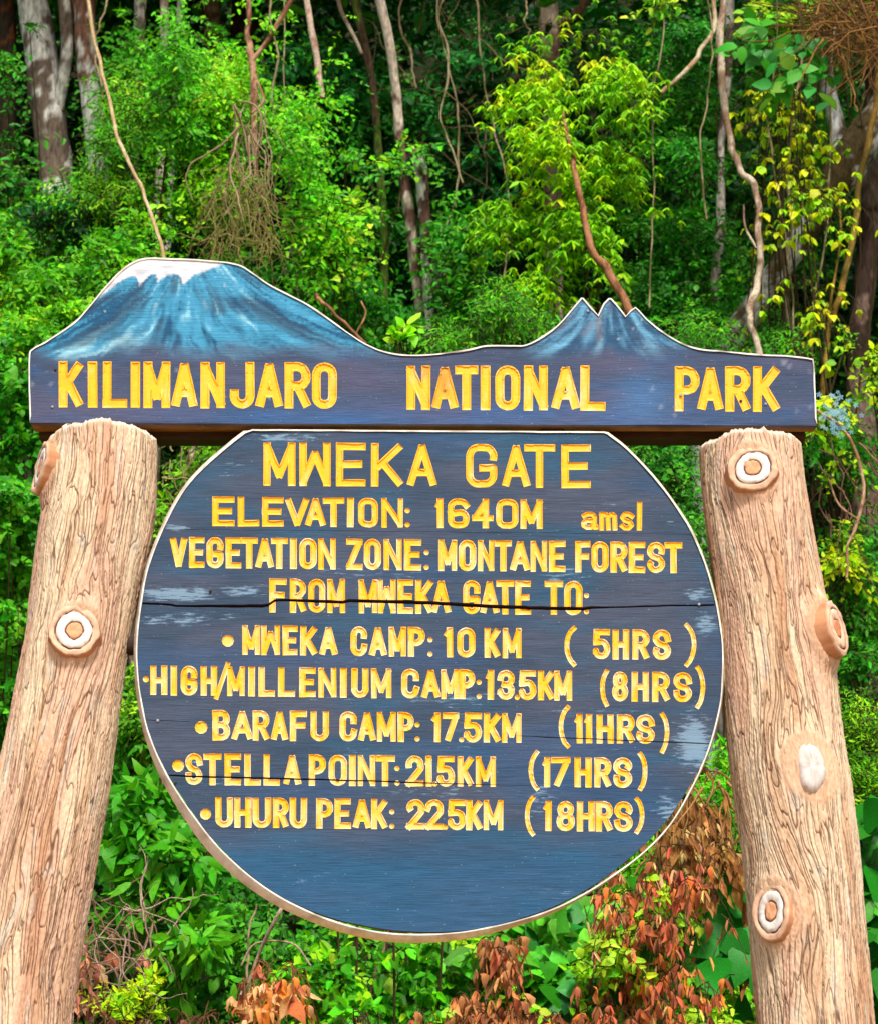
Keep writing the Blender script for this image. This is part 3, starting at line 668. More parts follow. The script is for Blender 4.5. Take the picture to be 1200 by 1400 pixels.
build_board(name_board, nb_base, NB, [edge_hi, seam(510, 513, .06, 200, .15), edge_lo], T, paint_board, Y_NB, .05, 6, fp)
# painted edge of the board, a thin pale line all along the cut outline
n = len(NB); kx = NB[:, 0]
white = mixc(lin(226, 222, 214), lin(120, 112, 104), ss(.1, .6, n2(kx/13, NB[:, 1]/13, 301))*.8)
dark = mixc(lin(120, 92, 62), lin(62, 48, 38), ss(-.2, .4, n2(kx/20, NB[:, 1]/20, 303)))
wid = 2.0+.7*n2(kx/17, NB[:, 1]/17, 305)
NBo = NB.copy()
link('edge_band', ring_strip(NBo, NBo+np.stack([0*kx-.3, 0*kx+.0], -1), wid, Y_NB, Y_NB+.05, nb_base, (white, dark), lift=.0035, closed=False), M_EDGE, name_board)

def box(name, x0, x1, y0, y1, z0, z1, mat, parent, base, col, bev=.004, seed=0):
    nx_, V, F = 24, [], []
    xs = np.linspace(x0, x1, nx_)
    prof = [(y0, z0+bev), (y0+bev, z0), (y1-bev, z0), (y1, z0+bev), (y1, z1-bev), (y1-bev, z1), (y0+bev, z1), (y0, z1-bev)]
    V = np.array([[(x, py+.0015*n2(x*6, k, seed), pz+.0015*n2(x*6, k, seed+4)) for k, (py, pz) in enumerate(prof)] for x in xs])
    I = np.arange(nx_*8).reshape(nx_, 8); J = np.roll(I, -1, 1)
    F = [list(f) for f in np.stack([I[:-1], I[1:], J[1:], J[:-1]], -1).reshape(-1, 4)]+[list(I[0][::-1]), list(I[-1])]
    me = mesh(name, V.reshape(-1, 3)-base, F, np.broadcast_to(col, (nx_*8, 3))); return link(name, me, mat, parent)
zb = nb_base[2]
L0, R0 = at(46, 582, .05), at(1108, 582, .05)
z582 = float(at(575, 582, 0)[2])
box('bottom_batten', L0[0], R0[0], .052, .085, z582+.012, z582+.11, M_BEAM, name_board, nb_base, lin(150, 100, 44), seed=3)
box('back_beam', L0[0]+.01, R0[0]-.01, .088, .16, z582-.005, z582+.115, M_BEAM, name_board, nb_base, lin(70, 44, 26), seed=9)

# ---- round board
arc = [(825, 590), (851, 610), (881, 640), (911, 677), (940, 721), (961, 770), (976, 822), (984, 868), (986, 920), (981, 972), (965, 1028), (940, 1078), (906, 1127), (861, 1172), (811, 1210), (752, 1241), (692, 1261), (642, 1271), (602, 1274), (556, 1273), (500, 1266), (442, 1251), (390, 1228), (345, 1198), (300, 1156), (262, 1108), (230, 1058), (207, 1008), (193, 950), (188, 890), (193, 830), (204, 775), (225, 720), (254, 668), (284, 635), (314, 609), (340, 589)]
RB = np.vstack([sm([(346, 587), (500, 588), (660, 589), (818, 590)], 12), sm(arc, 6)])
RB = RB + .4*np.stack([n2(RB[:, 0]/20, RB[:, 1]/20, 13), n2(RB[:, 0]/20, RB[:, 1]/20, 14)], -1)
d_ = np.linalg.norm(np.roll(RB, -1, 0)-RB, axis=1); RB = RB[d_ > .8]
rb_base = at(588, 590, 0.02)
round_board = thing('round_board', 'round dark blue plank board with yellow camp distances, hanging under the name board', 'sign', rb_base)
def crack(x, side):
    x = np.asarray(x, float)
    xs = [150, 195, 232, 234, 365, 378, 470, 471, 560, 640, 720, 800, 802, 900, 1000]
    ys = [824, 825, 826.5, 828.5, 828.5, 820, 823, 820.5, 823, 827, 831, 832, 830.5, 828.5, 826.5]
    g = np.interp(x, [150, 230, 360, 380, 460, 640, 800, 830, 990], [2.6, 3, 4.6, 3.6, 4.4, 5.2, 4.6, 2.2, 2.6])
    return np.interp(x, xs, ys)+wob(x, 400, .5)+side*g/2*(1+.2*n2(x/11, side, 408))
sms = [edge_hi, seam(723, 731, .4, 210, .4), crack,
       seam(984, 1018, .9, 220, .5, lambda x: np.interp(x, [190, 255, 270, 700, 735, 990], [.9, .7, .06, .06, 1.2, 1.5])),
       seam(1059, 1082, 1, 230, .6, lambda x: np.interp(x, [190, 330, 560, 650, 700, 990], [2.4, 2.2, 1.8, 1.0, .3, .3])),
       seam(1132, 1137, .3, 240, .4), edge_lo]
build_board(round_board, rb_base, RB, sms, TD, paint_disc, Y_RB, .045, 7, None)
# edge band round the cut edge, lifting away at the lower right and at the bottom
cx0, cy0 = 588, 905
ang = np.degrees(np.arctan2(RB[:, 1]-cy0, RB[:, 0]-cx0)) % 360          # 0 right, 90 down, 180 left
def bump(a, c, w): d = (a-c+180) % 360-180; return np.exp(-(d/w)**2)
nrm = RB-np.array([cx0, cy0]); nrm = nrm/np.linalg.norm(nrm, axis=1)[:, None]
top = (RB[:, 1] < 592)
gapo = np.where(top, 0, 7*bump(ang, 38, 13)+4.5*bump(ang, 100, 14)+2.5*bump(ang, 62, 12)+1.5+1.2*bump(ang, 340, 30)+1.6*bump(ang, 140, 30))
RBo = RB+nrm*gapo[:, None]
thk = np.where(top, 0, 3+12*bump(ang, 138, 26)+9*bump(ang, 92, 26)-2*bump(ang, 45, 22)-2*bump(ang, 330, 45))
RBb = RBo+nrm*np.maximum(thk*.85, .3)[:, None]
kx, ky = RB[:, 0], RB[:, 1]
white = mixc(lin(232, 228, 222), lin(150, 140, 128), ss(.0, .6, n2(kx/15, ky/15, 321))*.7)
side = mixc(lin(226, 206, 184), lin(230, 206, 140), ss(330, 480, kx)); side = mixc(side, lin(160, 124, 92), ss(0, .6, n2(kx/22, ky/22, 323))*.7)
link('edge_band', ring_strip(RBo, RBb, 1.9+.5*n2(kx/19, ky/19, 329), Y_RB, Y_RB+.022, rb_base, (white, side), lift=.004), M_EDGE, round_board)
# dark backing battens behind the joints, and the pegs that tie the disc to the posts
def pbox(name, xa, xb, ya, yb, Y1, Y2, parent, base, col, mat=M_BEAM, seed=0):
    a, b = at(xa, yb, Y1), at(xb, ya, Y1)
    return box(name, a[0], b[0], Y1, Y2, a[2], b[2], mat, parent, base, np.array(col), seed=seed)
pbox('backing_batten', 205, 972, 806, 850, .036, .07, round_board, rb_base, lin(60, 36, 24), seed=31)
pbox('backing_batten', 222, 960, 985, 1020, .036, .07, round_board, rb_base, lin(60, 36, 24), seed=32)
pbox('backing_batten', 250, 935, 1055, 1090, .036, .07, round_board, rb_base, lin(60, 36, 24), seed=33)
pbox('hanger', 400, 430, 560, 660, .036, .085, round_board, rb_base, lin(60, 40, 26), seed=34)
pbox('hanger', 740, 770, 560, 660, .036, .085, round_board, rb_base, lin(60, 40, 26), seed=35)
for xa, xb, seed_ in ((150, 215, 5), (960, 1010, 6)):
    P = np.array([at(xa, 884, .05), at((xa+xb)/2, 883, .05), at(xb, 882, .05)])
    V, F = tube(catmull(P, 4), .028, 10, .12, seed_); link('tie_peg', mesh('tie_peg', V-rb_base, F, np.broadcast_to(lin(58, 40, 32), (len(V), 3)), True), M_BEAM, round_board)
# small nails
for i, (x, y) in enumerate([(76, 505), (72, 556), (930, 540), (1012, 548), (1046, 552), (803, 425), (240, 1070), (216, 985), (955, 826), (288, 808)]):
    Yn = Y_NB if y < 580 else Y_RB; p = at(x, y, Yn-.003); r = .0045
    V = np.array([[p[0]+r*math.cos(a*math.pi/4)*q, p[1]+dy, p[2]+r*math.sin(a*math.pi/4)*q] for q, dy in ((1, .003), (.8, -.001)) for a in range(8)]+[[p[0], p[1]-.002, p[2]]])
    F = [[a, (a+1) % 8, 8+(a+1) % 8, 8+a] for a in range(8)]+[[8+a, 8+(a+1) % 8, 16] for a in range(8)]
    bb = nb_base if y < 580 else rb_base
    link('nail', mesh('nail', V-bb, F, np.broadcast_to(lin(150, 156, 164) if i % 3 else lin(60, 50, 46), (17, 3))), M_KNOT, name_board if y < 580 else round_board)

# ------------------------------------------------------------------ the two log posts
def log_post(label, prof, top_px, knots, seed, grp):
    YA = .035
    ys = [p[0] for p in prof]
    def lr(py):
        return np.interp(py, ys, [p[1] for p in prof]), np.interp(py, ys, [p[2] for p in prof])
    pyv = np.concatenate([np.linspace(top_px, 1420, 640)])
    xl, xr = lr(pyv)
    # smooth profile kinks
    k = np.hanning(41); k /= k.sum(); sm_ = lambda a: np.convolve(np.pad(a, 20, mode='edge'), k, 'valid'); xl, xr = sm_(xl), sm_(xr)
    L_, R_ = at(xl, pyv, YA), at(xr, pyv, YA)
    cx, z, rad = (L_[:, 0]+R_[:, 0])/2, L_[:, 2], (R_[:, 0]-L_[:, 0])/2
    ext = np.linspace(z[-1]-.03, -.15, 40); sl_ = (cx[-1]-cx[-60])/(z[-1]-z[-60]); rs = (rad[-1]-rad[-60])/(z[-1]-z[-60])
    cx = np.concatenate([cx, cx[-1]+sl_*(ext-z[-1])]); rad = np.concatenate([rad, rad[-1]+rs*.5*(ext-z[-1])]); z = np.concatenate([z, ext])
    nz_ = len(z); fr = math.radians(112); th = np.concatenate([np.linspace(-fr, fr, 400), np.linspace(fr, 2*math.pi-fr, 62)[1:-1]]); nt_ = len(th)
    TH, Zg = np.meshgrid(th, z); RADg = np.repeat(rad[:, None], nt_, 1); CX = np.repeat(cx[:, None], nt_, 1)
    R0 = .145; TH = (TH+math.pi) % (2*math.pi)-math.pi; U, ZZ, THw = TH*R0, Zg.copy(), TH.copy()
    swell = np.zeros_like(TH); near = np.zeros_like(TH)
    for (kth, kz, kr, kl, *_r) in knots:
        dth = (TH-kth+math.pi) % (2*math.pi)-math.pi; du = dth*R0; dz = Zg-kz; d = np.hypot(du, dz*.8)/kr
        f = np.exp(-(d/1.5)**2); THw = THw-np.sign(du)*0-du/R0*f*(.6 if kl > .006 else .25)
        swell += kl*.42*np.exp(-np.maximum(d-.85, 0)**2/.05) ; near = np.maximum(near, np.exp(-np.maximum(d-.9, 0)**2/.008)*(kl > .004))
        swell -= .0
    warp = .16*n3(np.cos(TH)*1.2, np.sin(TH)*1.2, Zg*2.6, seed)+.07*n3(np.cos(TH)*3, np.sin(TH)*3, Zg*7, seed+1)+.022*n3(np.cos(TH)*8, np.sin(TH)*8, Zg*18, seed+8)
    A = THw+warp; ca, sa = np.cos(A), np.sin(A)
    q1 = n3(ca*14, sa*14, Zg*7.5, seed+2)+.28*n3(ca*22, sa*22, Zg*14, seed+3); q2 = n3(ca*16, sa*16, Zg*6.5+9, seed+4)+.26*n3(ca*24, sa*24, Zg*16, seed+5)
    brk = ss(-.8, -.35, n3(ca*8, sa*8, Zg*12, seed+6)); brk2 = ss(-.5, -.05, n3(ca*7, sa*7, Zg*9+4, seed+7))
    def dist(q):
        gz_ = np.gradient(q, axis=0)/np.gradient(Zg, axis=0); dth_ = np.gradient(np.unwrap(TH, axis=1), axis=1)
        gt = np.gradient(q, axis=1)/np.where(np.abs(dth_) < 1e-5, 1e-5, dth_)/R0
        return np.abs(q)/np.sqrt(gt**2+gz_**2+30**2)
    wl = .00105*(1+.45*n3(ca*6, sa*6, Zg*7, seed+9))
    q3 = n3(ca*18, sa*18, Zg*6+5, seed+15)+.15*n3(ca*26, sa*26, Zg*12, seed+16)
    brk3 = ss(-.5, .0, n3(ca*6, sa*6, Zg*6+14, seed+17))
    g1 = np.exp(-(dist(q1)/wl)**2)*brk; g2 = np.exp(-(dist(q2)/wl)**2)*brk2; g3 = np.exp(-(dist(q3)/wl/.75)**2)*brk3*.8
    grove = np.maximum(np.maximum(g1, g2), g3)*(1-near)
    fine = n3(ca*26, sa*26, Zg*14, seed+11)
    lump = n3(np.cos(TH)*1.1, np.sin(TH)*1.1, Zg*2.3, seed+12)
    rr = RADg*(1+.025*lump)+swell-grove*.0028+.0016*fine+.0022*n3(ca*11, sa*11, Zg*6, seed+13)+.0009*n3(np.cos(TH)*34, np.sin(TH)*34, Zg*90, seed+14)+.0007*n3(np.cos(TH)*60, np.sin(TH)*60, Zg*150, seed+18)
    topn = n3(np.cos(TH)*2.2, np.sin(TH)*2.2, 3.3, seed+20)*.010+n3(np.cos(TH)*9, np.sin(TH)*9, 7, seed+21)*.006+n3(np.cos(TH)*24, np.sin(TH)*24, 7, seed+22)*.004
    near_top = ss(.10, 0, z[0]-Zg); Zd = Zg+topn*near_top+n3(TH*0+np.cos(TH)*3, np.sin(TH)*3, Zg*20, seed+23)*.0
    rr = rr-.014*ss(.016, 0, z[0]-Zg)
    X_ = CX+rr*np.sin(TH); Y_ = YA-rr*np.cos(TH)
    V = np.stack([X_, Y_, Zd], -1).reshape(-1, 3)
    pale, pink, tan, brown, deep = lin(220, 198, 168), lin(212, 176, 150), lin(198, 162, 130), lin(160, 116, 84), lin(88, 58, 42)
    c = mixc(pale, pink, ss(-.35, .4, n3(ca*2.2, sa*2.2, Zg*2.6, seed+30)+.5*n3(ca*9, sa*9, Zg*3, seed+31)))
    c = mixc(c, tan, ss(0, .6, n3(ca*5, sa*5, Zg*1.8, seed+32)+.3*fine)*.75)
    c = mixc(c, lin(164, 100, 56), ss(.3, .8, n3(ca*3, sa*3, Zg*2.2, seed+34)+.4*n3(ca*16, sa*16, Zg*6, seed+35))*.4)
    c = mixc(c, lin(190, 196, 190), ss(.5, .85, n3(ca*9, sa*9, Zg*11, seed+36)+.3*fine)*.45)
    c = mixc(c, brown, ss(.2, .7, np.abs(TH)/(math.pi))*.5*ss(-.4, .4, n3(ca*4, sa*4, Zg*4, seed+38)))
    c = mixc(c, deep, np.clip(grove*1.1, 0, 1)*.88)
    c = mixc(c, lin(220, 205, 184), ss(.03, .0, z[0]-Zg)*.9)
    c = mixc(c, lin(196, 156, 124), near*.6)
    I = np.arange(nt_*nz_).reshape(nz_, nt_); J = np.roll(I, -1, 1)
    F = np.stack([I[:-1], I[1:], J[1:], J[:-1]], -1).reshape(-1, 4)
    # rough sawn top
    caps, capc = [], []; nv = len(V); rows = [I[0]]
    for q in (.82, .6, .35, .08):
        zz = z[0]+.003+.005*n3(np.cos(th)*q*4, np.sin(th)*q*4, 1, seed+50)+topn[0]*q
        r_ = rr[0]*q; caps.append(np.stack([cx[0]+r_*np.sin(th), YA-r_*np.cos(th), zz], -1)); rows.append(np.arange(nt_)+nv); nv += nt_
    F2 = [np.stack([rows[k], np.roll(rows[k], -1), np.roll(rows[k+1], -1), rows[k+1]], -1) for k in range(4)]
    V = np.vstack([V]+caps); C = np.vstack([c.reshape(-1, 3)]+[np.broadcast_to(lin(205, 186, 160), (nt_*4, 3))])
    base = np.array([cx[-1], YA, 0.0]); root = thing('log_post', label, 'post', base, grp)
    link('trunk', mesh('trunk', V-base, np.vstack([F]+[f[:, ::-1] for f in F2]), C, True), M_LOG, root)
    # cut branch stubs
    for (kth, kz, kr, kl, tiltx, ex, ez, style) in knots:
        j = int(np.argmin(np.abs(z-kz))); rc, xc = rad[j], cx[j]
        o = np.array([xc+rc*math.sin(kth), YA-rc*math.cos(kth), kz]); n_ = np.array([math.sin(kth+tiltx), -math.cos(kth+tiltx), .12]); n_ /= np.linalg.norm(n_)
        sx_ = np.cross(n_, [0, 0, 1]); sx_ /= np.linalg.norm(sx_); sz_ = np.cross(sx_, n_)
        if style == 'patch':
            rad_f = [0, .3, .6, .85, 1.0]; hgt = [.004, .004, .003, .0, -.02]
        else:
            rad_f = [0, .12, .24, .29, .32, .35, .39, .55, .68, .70, .735, .775, .85, .93, .98, 1.0, 1.05, 1.3]
            hgt = [0, .001, .0, .0, -.003, -.003, .0, .0, .0, -.004, -.004, .0, .001, .0, -.001, -.008, -.03, -.09]
        m_ = 48; ph = np.arange(m_)*2*math.pi/m_; VV, CC = [], []
        for rf, hh in zip(rad_f, hgt):
            ka = 1.3 if style == 'patch' else 1
            wv = 1+.10*ka*n3(np.cos(ph)*1.5, np.sin(ph)*1.5, rf*2.5, seed+int(kz*100))+.045*n3(np.cos(ph)*5, np.sin(ph)*5, rf*5, 9+int(kz*100))+.02*n3(np.cos(ph)*11, np.sin(ph)*11, rf*9, 3+int(kz*100))
            rr_ = kr*rf*wv; off = kl+hh*(kr/.07)
            VV.append(o+np.outer(rr_*np.cos(ph)*ex, sx_)+np.outer(rr_*np.sin(ph)*ez, sz_)+(off+.0018*ka*n3(np.cos(ph)*7*rf, np.sin(ph)*7*rf, 2, seed+60)+(.004*n3(np.cos(ph)*3, np.sin(ph)*3, 5, seed+61) if rf > .8 else 0))[:, None]*n_)
            if style == 'patch': cc = (mixc(lin(208, 200, 196), lin(150, 136, 124), ss(.0, .7, n3(np.cos(ph)*3*rf, np.sin(ph)*3*rf, 4, 77))*.8)).mean(0) if rf < .95 else lin(196, 160, 134)
            elif rf in (.32, .35, .70, .735): cc = lin(98, 62, 44)
            elif rf < .32: cc = lin(214, 156, 116) if style != 'bare' else lin(196, 132, 92)
            elif rf < .69: cc = lin(218, 212, 206) if style != 'bare' else lin(224, 186, 158)
            elif rf < .99: cc = lin(208, 170, 142)
            else: cc = lin(186, 132, 96)
            cc = cc*(1+.16*n3(np.cos(ph)*3, np.sin(ph)*3, rf*8, seed+70)+.16*n3(np.cos(ph)*11, np.sin(ph)*11, rf*2, seed+72))[:, None]
            if rf in (.32, .35, .70, .735): cc = mixc(cc, lin(226, 190, 165), ss(.2, .6, n3(np.cos(ph)*2.6, np.sin(ph)*2.6, rf*3, seed+71))*.7)
            CC.append(np.clip(cc, 0, .95))
        VV, CC = np.vstack(VV), np.vstack(CC); I2 = np.arange(len(rad_f)*m_).reshape(-1, m_); J2 = np.roll(I2, -1, 1)
        Fk = np.stack([I2[:-1], I2[1:], J2[1:], J2[:-1]], -1).reshape(-1, 4)
        nm = 'pale_scar' if style == 'patch' else 'branch_stub'
        link(nm, mesh(nm, VV-base, Fk, CC, True), M_KNOT, root)
    return root
def kn(px, py, theta_deg, r_px, kl, tilt=0, ex=1, ez=1, style='ring'):
    return (math.radians(theta_deg), float(at(px, py, -.02)[2]), r_px*scale(-.05, py), kl, math.radians(tilt), ex, ez, style)
log_post('pale carved log post with a round white-ringed stub, left of the round board', [(575, 80, 215), (600, 74, 216), (700, 60, 214), (750, 52, 206), (870, 36, 178), (900, 30, 173), (1020, 6, 158), (1080, -6, 150), (1220, -38, 126), (1330, -60, 106), (1400, -72, 97), (1420, -74, 96)],
         596, [kn(75, 640, -74, 39, .025, 8), kn(118, 876, 9, 35, .020, 0, .95, 1.05), kn(10, 1060, -70, 22, .004, 0, 1, 1, 'bare')], 500, 'log posts carrying the sign')
log_post('pale carved log post with four pale cut marks, right of the round board', [(580, 957, 1090), (620, 957, 1094), (650, 958, 1097), (720, 964, 1109), (840, 981, 1131), (870, 985, 1138), (950, 990, 1144), (1000, 993, 1150), (1080, 1001, 1164), (1200, 1017, 1177), (1300, 1027, 1186), (1400, 1036, 1195), (1420, 1038, 1197)],
         607, [kn(1015, 657, -10, 34, .018, 0), kn(1110, 868, 52, 40, .030, 4, .85, 1, 'bare'), kn(1095, 1057, 10, 40, .005, 0, .52, 1, 'patch'), kn(1047, 1250, -44, 40, .014, -2, .75, 1)], 600, 'log posts carrying the sign')

# ------------------------------------------------------------------ the forest bank behind
GRN = dict(
    bright=[(52, 136, 6), (84, 174, 8), (124, 202, 18), (168, 222, 54)],
    mid=[(36, 106, 6), (58, 140, 8), (94, 172, 12), (138, 196, 26)],
    lime=[(72, 140, 4), (112, 180, 5), (154, 208, 8), (190, 224, 26)],
    yellow=[(104, 160, 6), (150, 192, 8), (196, 212, 14), (228, 206, 24)],
    deep=[(16, 78, 10), (28, 108, 16), (44, 134, 22), (78, 162, 32)],
    teal=[(12, 78, 34), (24, 106, 48), (44, 138, 66)],
    olive=[(80, 104, 8), (112, 138, 14), (146, 164, 24)],
    dry=[(222, 128, 66), (236, 138, 54), (240, 182, 122), (204, 112, 78), (164, 100, 68), (240, 158, 88)],
    maroon=[(156, 92, 72), (186, 116, 92), (206, 146, 116)],
    straw=[(200, 150, 84), (222, 176, 108), (160, 112, 60), (186, 120, 60)])

# far mass of foliage that reads as one wall, and leafy litter on the bank
def mass(name, n, ylo, yhi, size, pal, seed, pxr=(-150, 1350), pyr=(-150, 1450), mode='bank'):
    px = RNG.uniform(*pxr, n); py = RNG.uniform(*pyr, n); Y = RNG.uniform(ylo, yhi, n)
    if mode == 'bank':
        x = at(px, py, Y)[:, 0]; P = np.stack([x, Y, bank_z(x, Y)+RNG.uniform(0, .25, n)], -1)
    else:
        P = at(px, py, Y); keep = (n2(px/50, py/50, seed)+.5*n2(px/20, py/20, seed+1) > -.45) & (P[:, 2] > bank_z(P[:, 0], P[:, 1])-.1); P = P[keep]
    m = len(P); D = norm(RNG.normal(0, 1, (m, 3))*np.array([1, .6, .5])+np.array([0, -.3, -.35])); Nn = norm(UPF+RNG.normal(0, .45, (m, 3)))
    pc = np.array([lin(*c) for c in pal]); q = np.clip(((n3(P[:, 0]*1.5, P[:, 1]*1.5, P[:, 2]*1.5, seed+5)*.5+.5)*.8+RNG.uniform(0, .25, m))*len(pc), 0, len(pc)-1).astype(int)
    C = pc[q]*(1+RNG.normal(0, .18, (m, 1)))
    V, F, C2 = bulk_leaves(P, D, Nn, size*RNG.uniform(.6, 1.4, m), np.clip(C, .002, 1), 'ovate')
    o = link(name, mesh(name, V, F, C2), M_LEAF); o['kind'] = 'stuff'; return o
o = mass('ground_cover', 60000, 1.8, 13, .09, GRN['deep']+GRN['mid'][:2], 900, pxr=(-600, 1800)); o['label'] = 'low leafy ground cover over the whole forest bank'; o['category'] = 'ground cover'
o = mass('distant_forest', 60000, 8.4, 10.0, .11, [(12, 58, 14), (20, 80, 20), (30, 100, 26), (24, 92, 44)], 920, pyr=(-200, 900), mode='air'); o['label'] = 'dark mass of forest leaves behind all the trunks'; o['category'] = 'forest'

o = mass('flanking_forest', 42000, 2.6, 9.5, .13, GRN['deep']+GRN['mid'][:2], 940, pxr=(-1500, -170), pyr=(-200, 1500), mode='air'); o['label'] = 'forest carrying on to the left, outside the picture'; o['category'] = 'forest'
o = mass('flanking_forest', 42000, 2.6, 9.5, .13, GRN['deep']+GRN['mid'][:2], 950, pxr=(1370, 2700), pyr=(-200, 1500), mode='air'); o['label'] = 'forest carrying on to the right, outside the picture'; o['category'] = 'forest'

# trees: trunk, limbs, crown above the frame
def tree(label, trunk, c1, c2, crown=None, limbs=(), thr=.05, sides=28, amp=.13, group='trees on the bank', name='tree', crown_pal='deep', cat='tree'):
    Yb = trunk[0][2]
    P, R = pathpx(trunk, 22)
    x0 = float(P[0, 0]); y0 = float(P[0, 1]); zb_ = float(bank_z(x0, y0))
    base = np.array([x0, y0, min(zb_, P[0, 2])])
    if P[0, 2] > zb_: 
        P = np.vstack([[x0, y0, zb_-.1], P]); R = np.concatenate([[R[0]*1.12], R])
    if crown is not None:       # carry the trunk up into the crown
        d = P[-1]-P[-4]; d = d/np.linalg.norm(d); d = norm(d*.4+np.array([0, .05, 1.0]))
        top = P[-1]+d*crown[0]; P = np.vstack([P, (P[-1]+top)/2+RNG.normal(0, .08, 3), top]); R = np.concatenate([R, [R[-1]*.85, R[-1]*.5]])
    root = thing(name, label, cat, base, group)
    sd = len(PLANTS)*3+7; PLANTS.append(name)
    V, F = tube(P, R, sides, amp, sd)
    link('trunk', mesh('trunk', V-base, F, bark_col(V, lin(*c1), lin(*c2), 5, sd, thr), True), M_BARK, root)
    for lb in limbs:
        LP, LR = pathpx(lb, 7); V, F = tube(LP, LR, 9, amp, sd+5)
        link('limb', mesh('limb', V-base, F, bark_col(V, lin(*c1), lin(*c2), 7, sd+2, thr), True), M_BARK, root)
    if crown is not None:
        t = P[-1]; n = 900; r = crown[1]
        cl = RNG.normal(0, 1, (26, 3))*np.array([r, r*.8, r*.45])*.6+t
        br = []
        for k in range(0, 26, 2):
            br.append(tube(catmull([P[-2], (P[-2]+cl[k])/2+np.array([0, 0, .25]), cl[k]], 5), np.linspace(R[-1]*.8, .012, 11), 5))
        V, F, _ = join(br); link('branches', mesh('branches', V-base, F, np.broadcast_to(lin(*c1), (len(V), 3))), M_BARK, root)
        pos = np.repeat(cl, n//13, 0)+RNG.normal(0, .34, (26*(n//13), 3))*np.array([1.2, 1.2, .7]); m = len(pos)
        pc = np.array([lin(*c) for c in GRN[crown_pal]]); C = pc[RNG.integers(0, len(pc), m)]*(1+RNG.normal(0, .15, (m, 1)))
        V, F, C2 = bulk_leaves(pos, norm(RNG.normal(0, 1, (m, 3))+np.array([0, 0, -.4])), norm(RNG.normal(0, .5, (m, 3))+np.array([0, 0, 1])), RNG.uniform(.1, .2, m), np.clip(C, .002, 1), 'ovate')
        link('crown', mesh('crown', V-base, F, C2), M_LEAF, root)['kind'] = 'stuff'
    return root
GREY, LICH, RED, PALE, DARKB = (100, 86, 74), (202, 200, 192), (118, 84, 66), (200, 184, 168), (64, 52, 40)
TR = 'slender tree trunks on the bank'
tree('broad grey lichen-blotched trunk standing second from the left edge above the bushes', [(88, 330, 6.9, 24), (72, 200, 6.9, 23), (58, 90, 6.9, 23), (40, -30, 6.9, 20)], GREY, LICH, (1.2, 1.5), [[(80, 150, 6.85, 8), (92, 60, 6.7, 9), (84, -30, 6.6, 8)]], thr=-.05)
tree('brown trunk with pale patches directly beside the broad lichen-blotched trunk', [(138, 330, 6.7, 13), (132, 200, 6.7, 14), (122, 110, 6.7, 14), (112, -30, 6.7, 17)], RED, LICH, (1.3, 1.2), thr=.1, group=TR)
tree('dark rust-streaked trunk at the far left edge of the forest', [(-4, 520, 7.2, 22), (4, 300, 7.2, 16), (12, 90, 7.2, 12), (4, -30, 7.2, 12)], DARKB, (120, 70, 40), (1.3, 1.3), thr=.25)
tree('thin pale grey trunk to the left of the bright green curtain of vines', [(182, 340, 6.6, 7), (186, 200, 6.6, 6), (190, 80, 6.6, 7), (193, -30, 6.6, 8)], (126, 110, 98), LICH, (1.2, .9), group=TR)
tree('thin pink-grey trunk dipping into the top of the bright vine curtain', [(222, 180, 6.6, 6), (225, 70, 6.6, 6), (226, -30, 6.6, 6)], (164, 130, 118), PALE, (1.3, .8), group=TR)
tree('thinnest silvery trunk just above the bright vine curtain', [(238, 170, 6.7, 4), (244, 60, 6.7, 5), (250, -30, 6.7, 5)], (140, 140, 120), LICH, (1.3, .8), group=TR)
tree('dim brown trunk in the shade above the vine curtain', [(296, 220, 7.6, 12), (292, 60, 7.6, 13), (284, -30, 7.6, 13)], (84, 60, 48), (130, 110, 98), (1.1, 1.2), thr=.3, group=TR)
tree('broad dark brown trunk behind the hanging root tangle', [(330, 330, 8.0, 22), (334, 120, 8.0, 21), (338, -30, 8.0, 20)], (62, 42, 30), (92, 74, 58), (1.0, 1.3), thr=.3)
tree('slim speckled trunk slanting down over the dark gap at top centre', [(580, 470, 6.4, 8), (562, 310, 6.3, 8), (550, 225, 6.2, 7), (541, 120, 6.1, 6.5), (530, 45, 6.0, 6.5), (512, -30, 6.0, 7)], (112, 82, 72), PALE, (1.3, 1.2), thr=.0, group=TR)
tree('mossy slim trunk slanting just left of the speckled one', [(526, 330, 6.6, 6), (515, 170, 6.5, 5.5), (503, 80, 6.4, 5.5), (478, -30, 6.4, 6)], (92, 72, 56), (88, 110, 40), (1.3, .9), thr=.1, group=TR)
tree('short forked stump-like trunk with pale lichen near the middle of the dark gap', [(586, 420, 6.2, 7), (580, 290, 6.2, 8), (573, 222, 6.1, 9), (562, 207, 6.1, 7)], (88, 62, 54), LICH, None, thr=.0, group=TR)
tree('thick shaded trunk with a pale streak low in the central gap above the board', [(612, 640, 7.0, 30), (600, 480, 7.0, 22), (588, 400, 7.0, 19), (584, 300, 7.2, 16)], (56, 46, 38), (112, 112, 100), None, thr=.22)
tree('leaning pale trunk behind the lime green curtain of leaves', [(756, 330, 7.3, 12), (752, 120, 7.3, 14), (746, -30, 7.3, 15)], (134, 104, 92), PALE, (1.2, 1.1), [[(752, 40, 7.3, 6), (790, 15, 7.2, 6), (815, -30, 7.1, 7)]], thr=.1, group=TR)
tree('pale upright trunk behind the twisting liana on the right', [(975, 400, 5.9, 7), (984, 300, 5.9, 6.5), (985, 200, 5.9, 5), (995, 90, 5.9, 5.5), (996, -30, 5.9, 7)], (112, 86, 78), (190, 180, 172), (1.2, 1.0), thr=.1, group=TR)
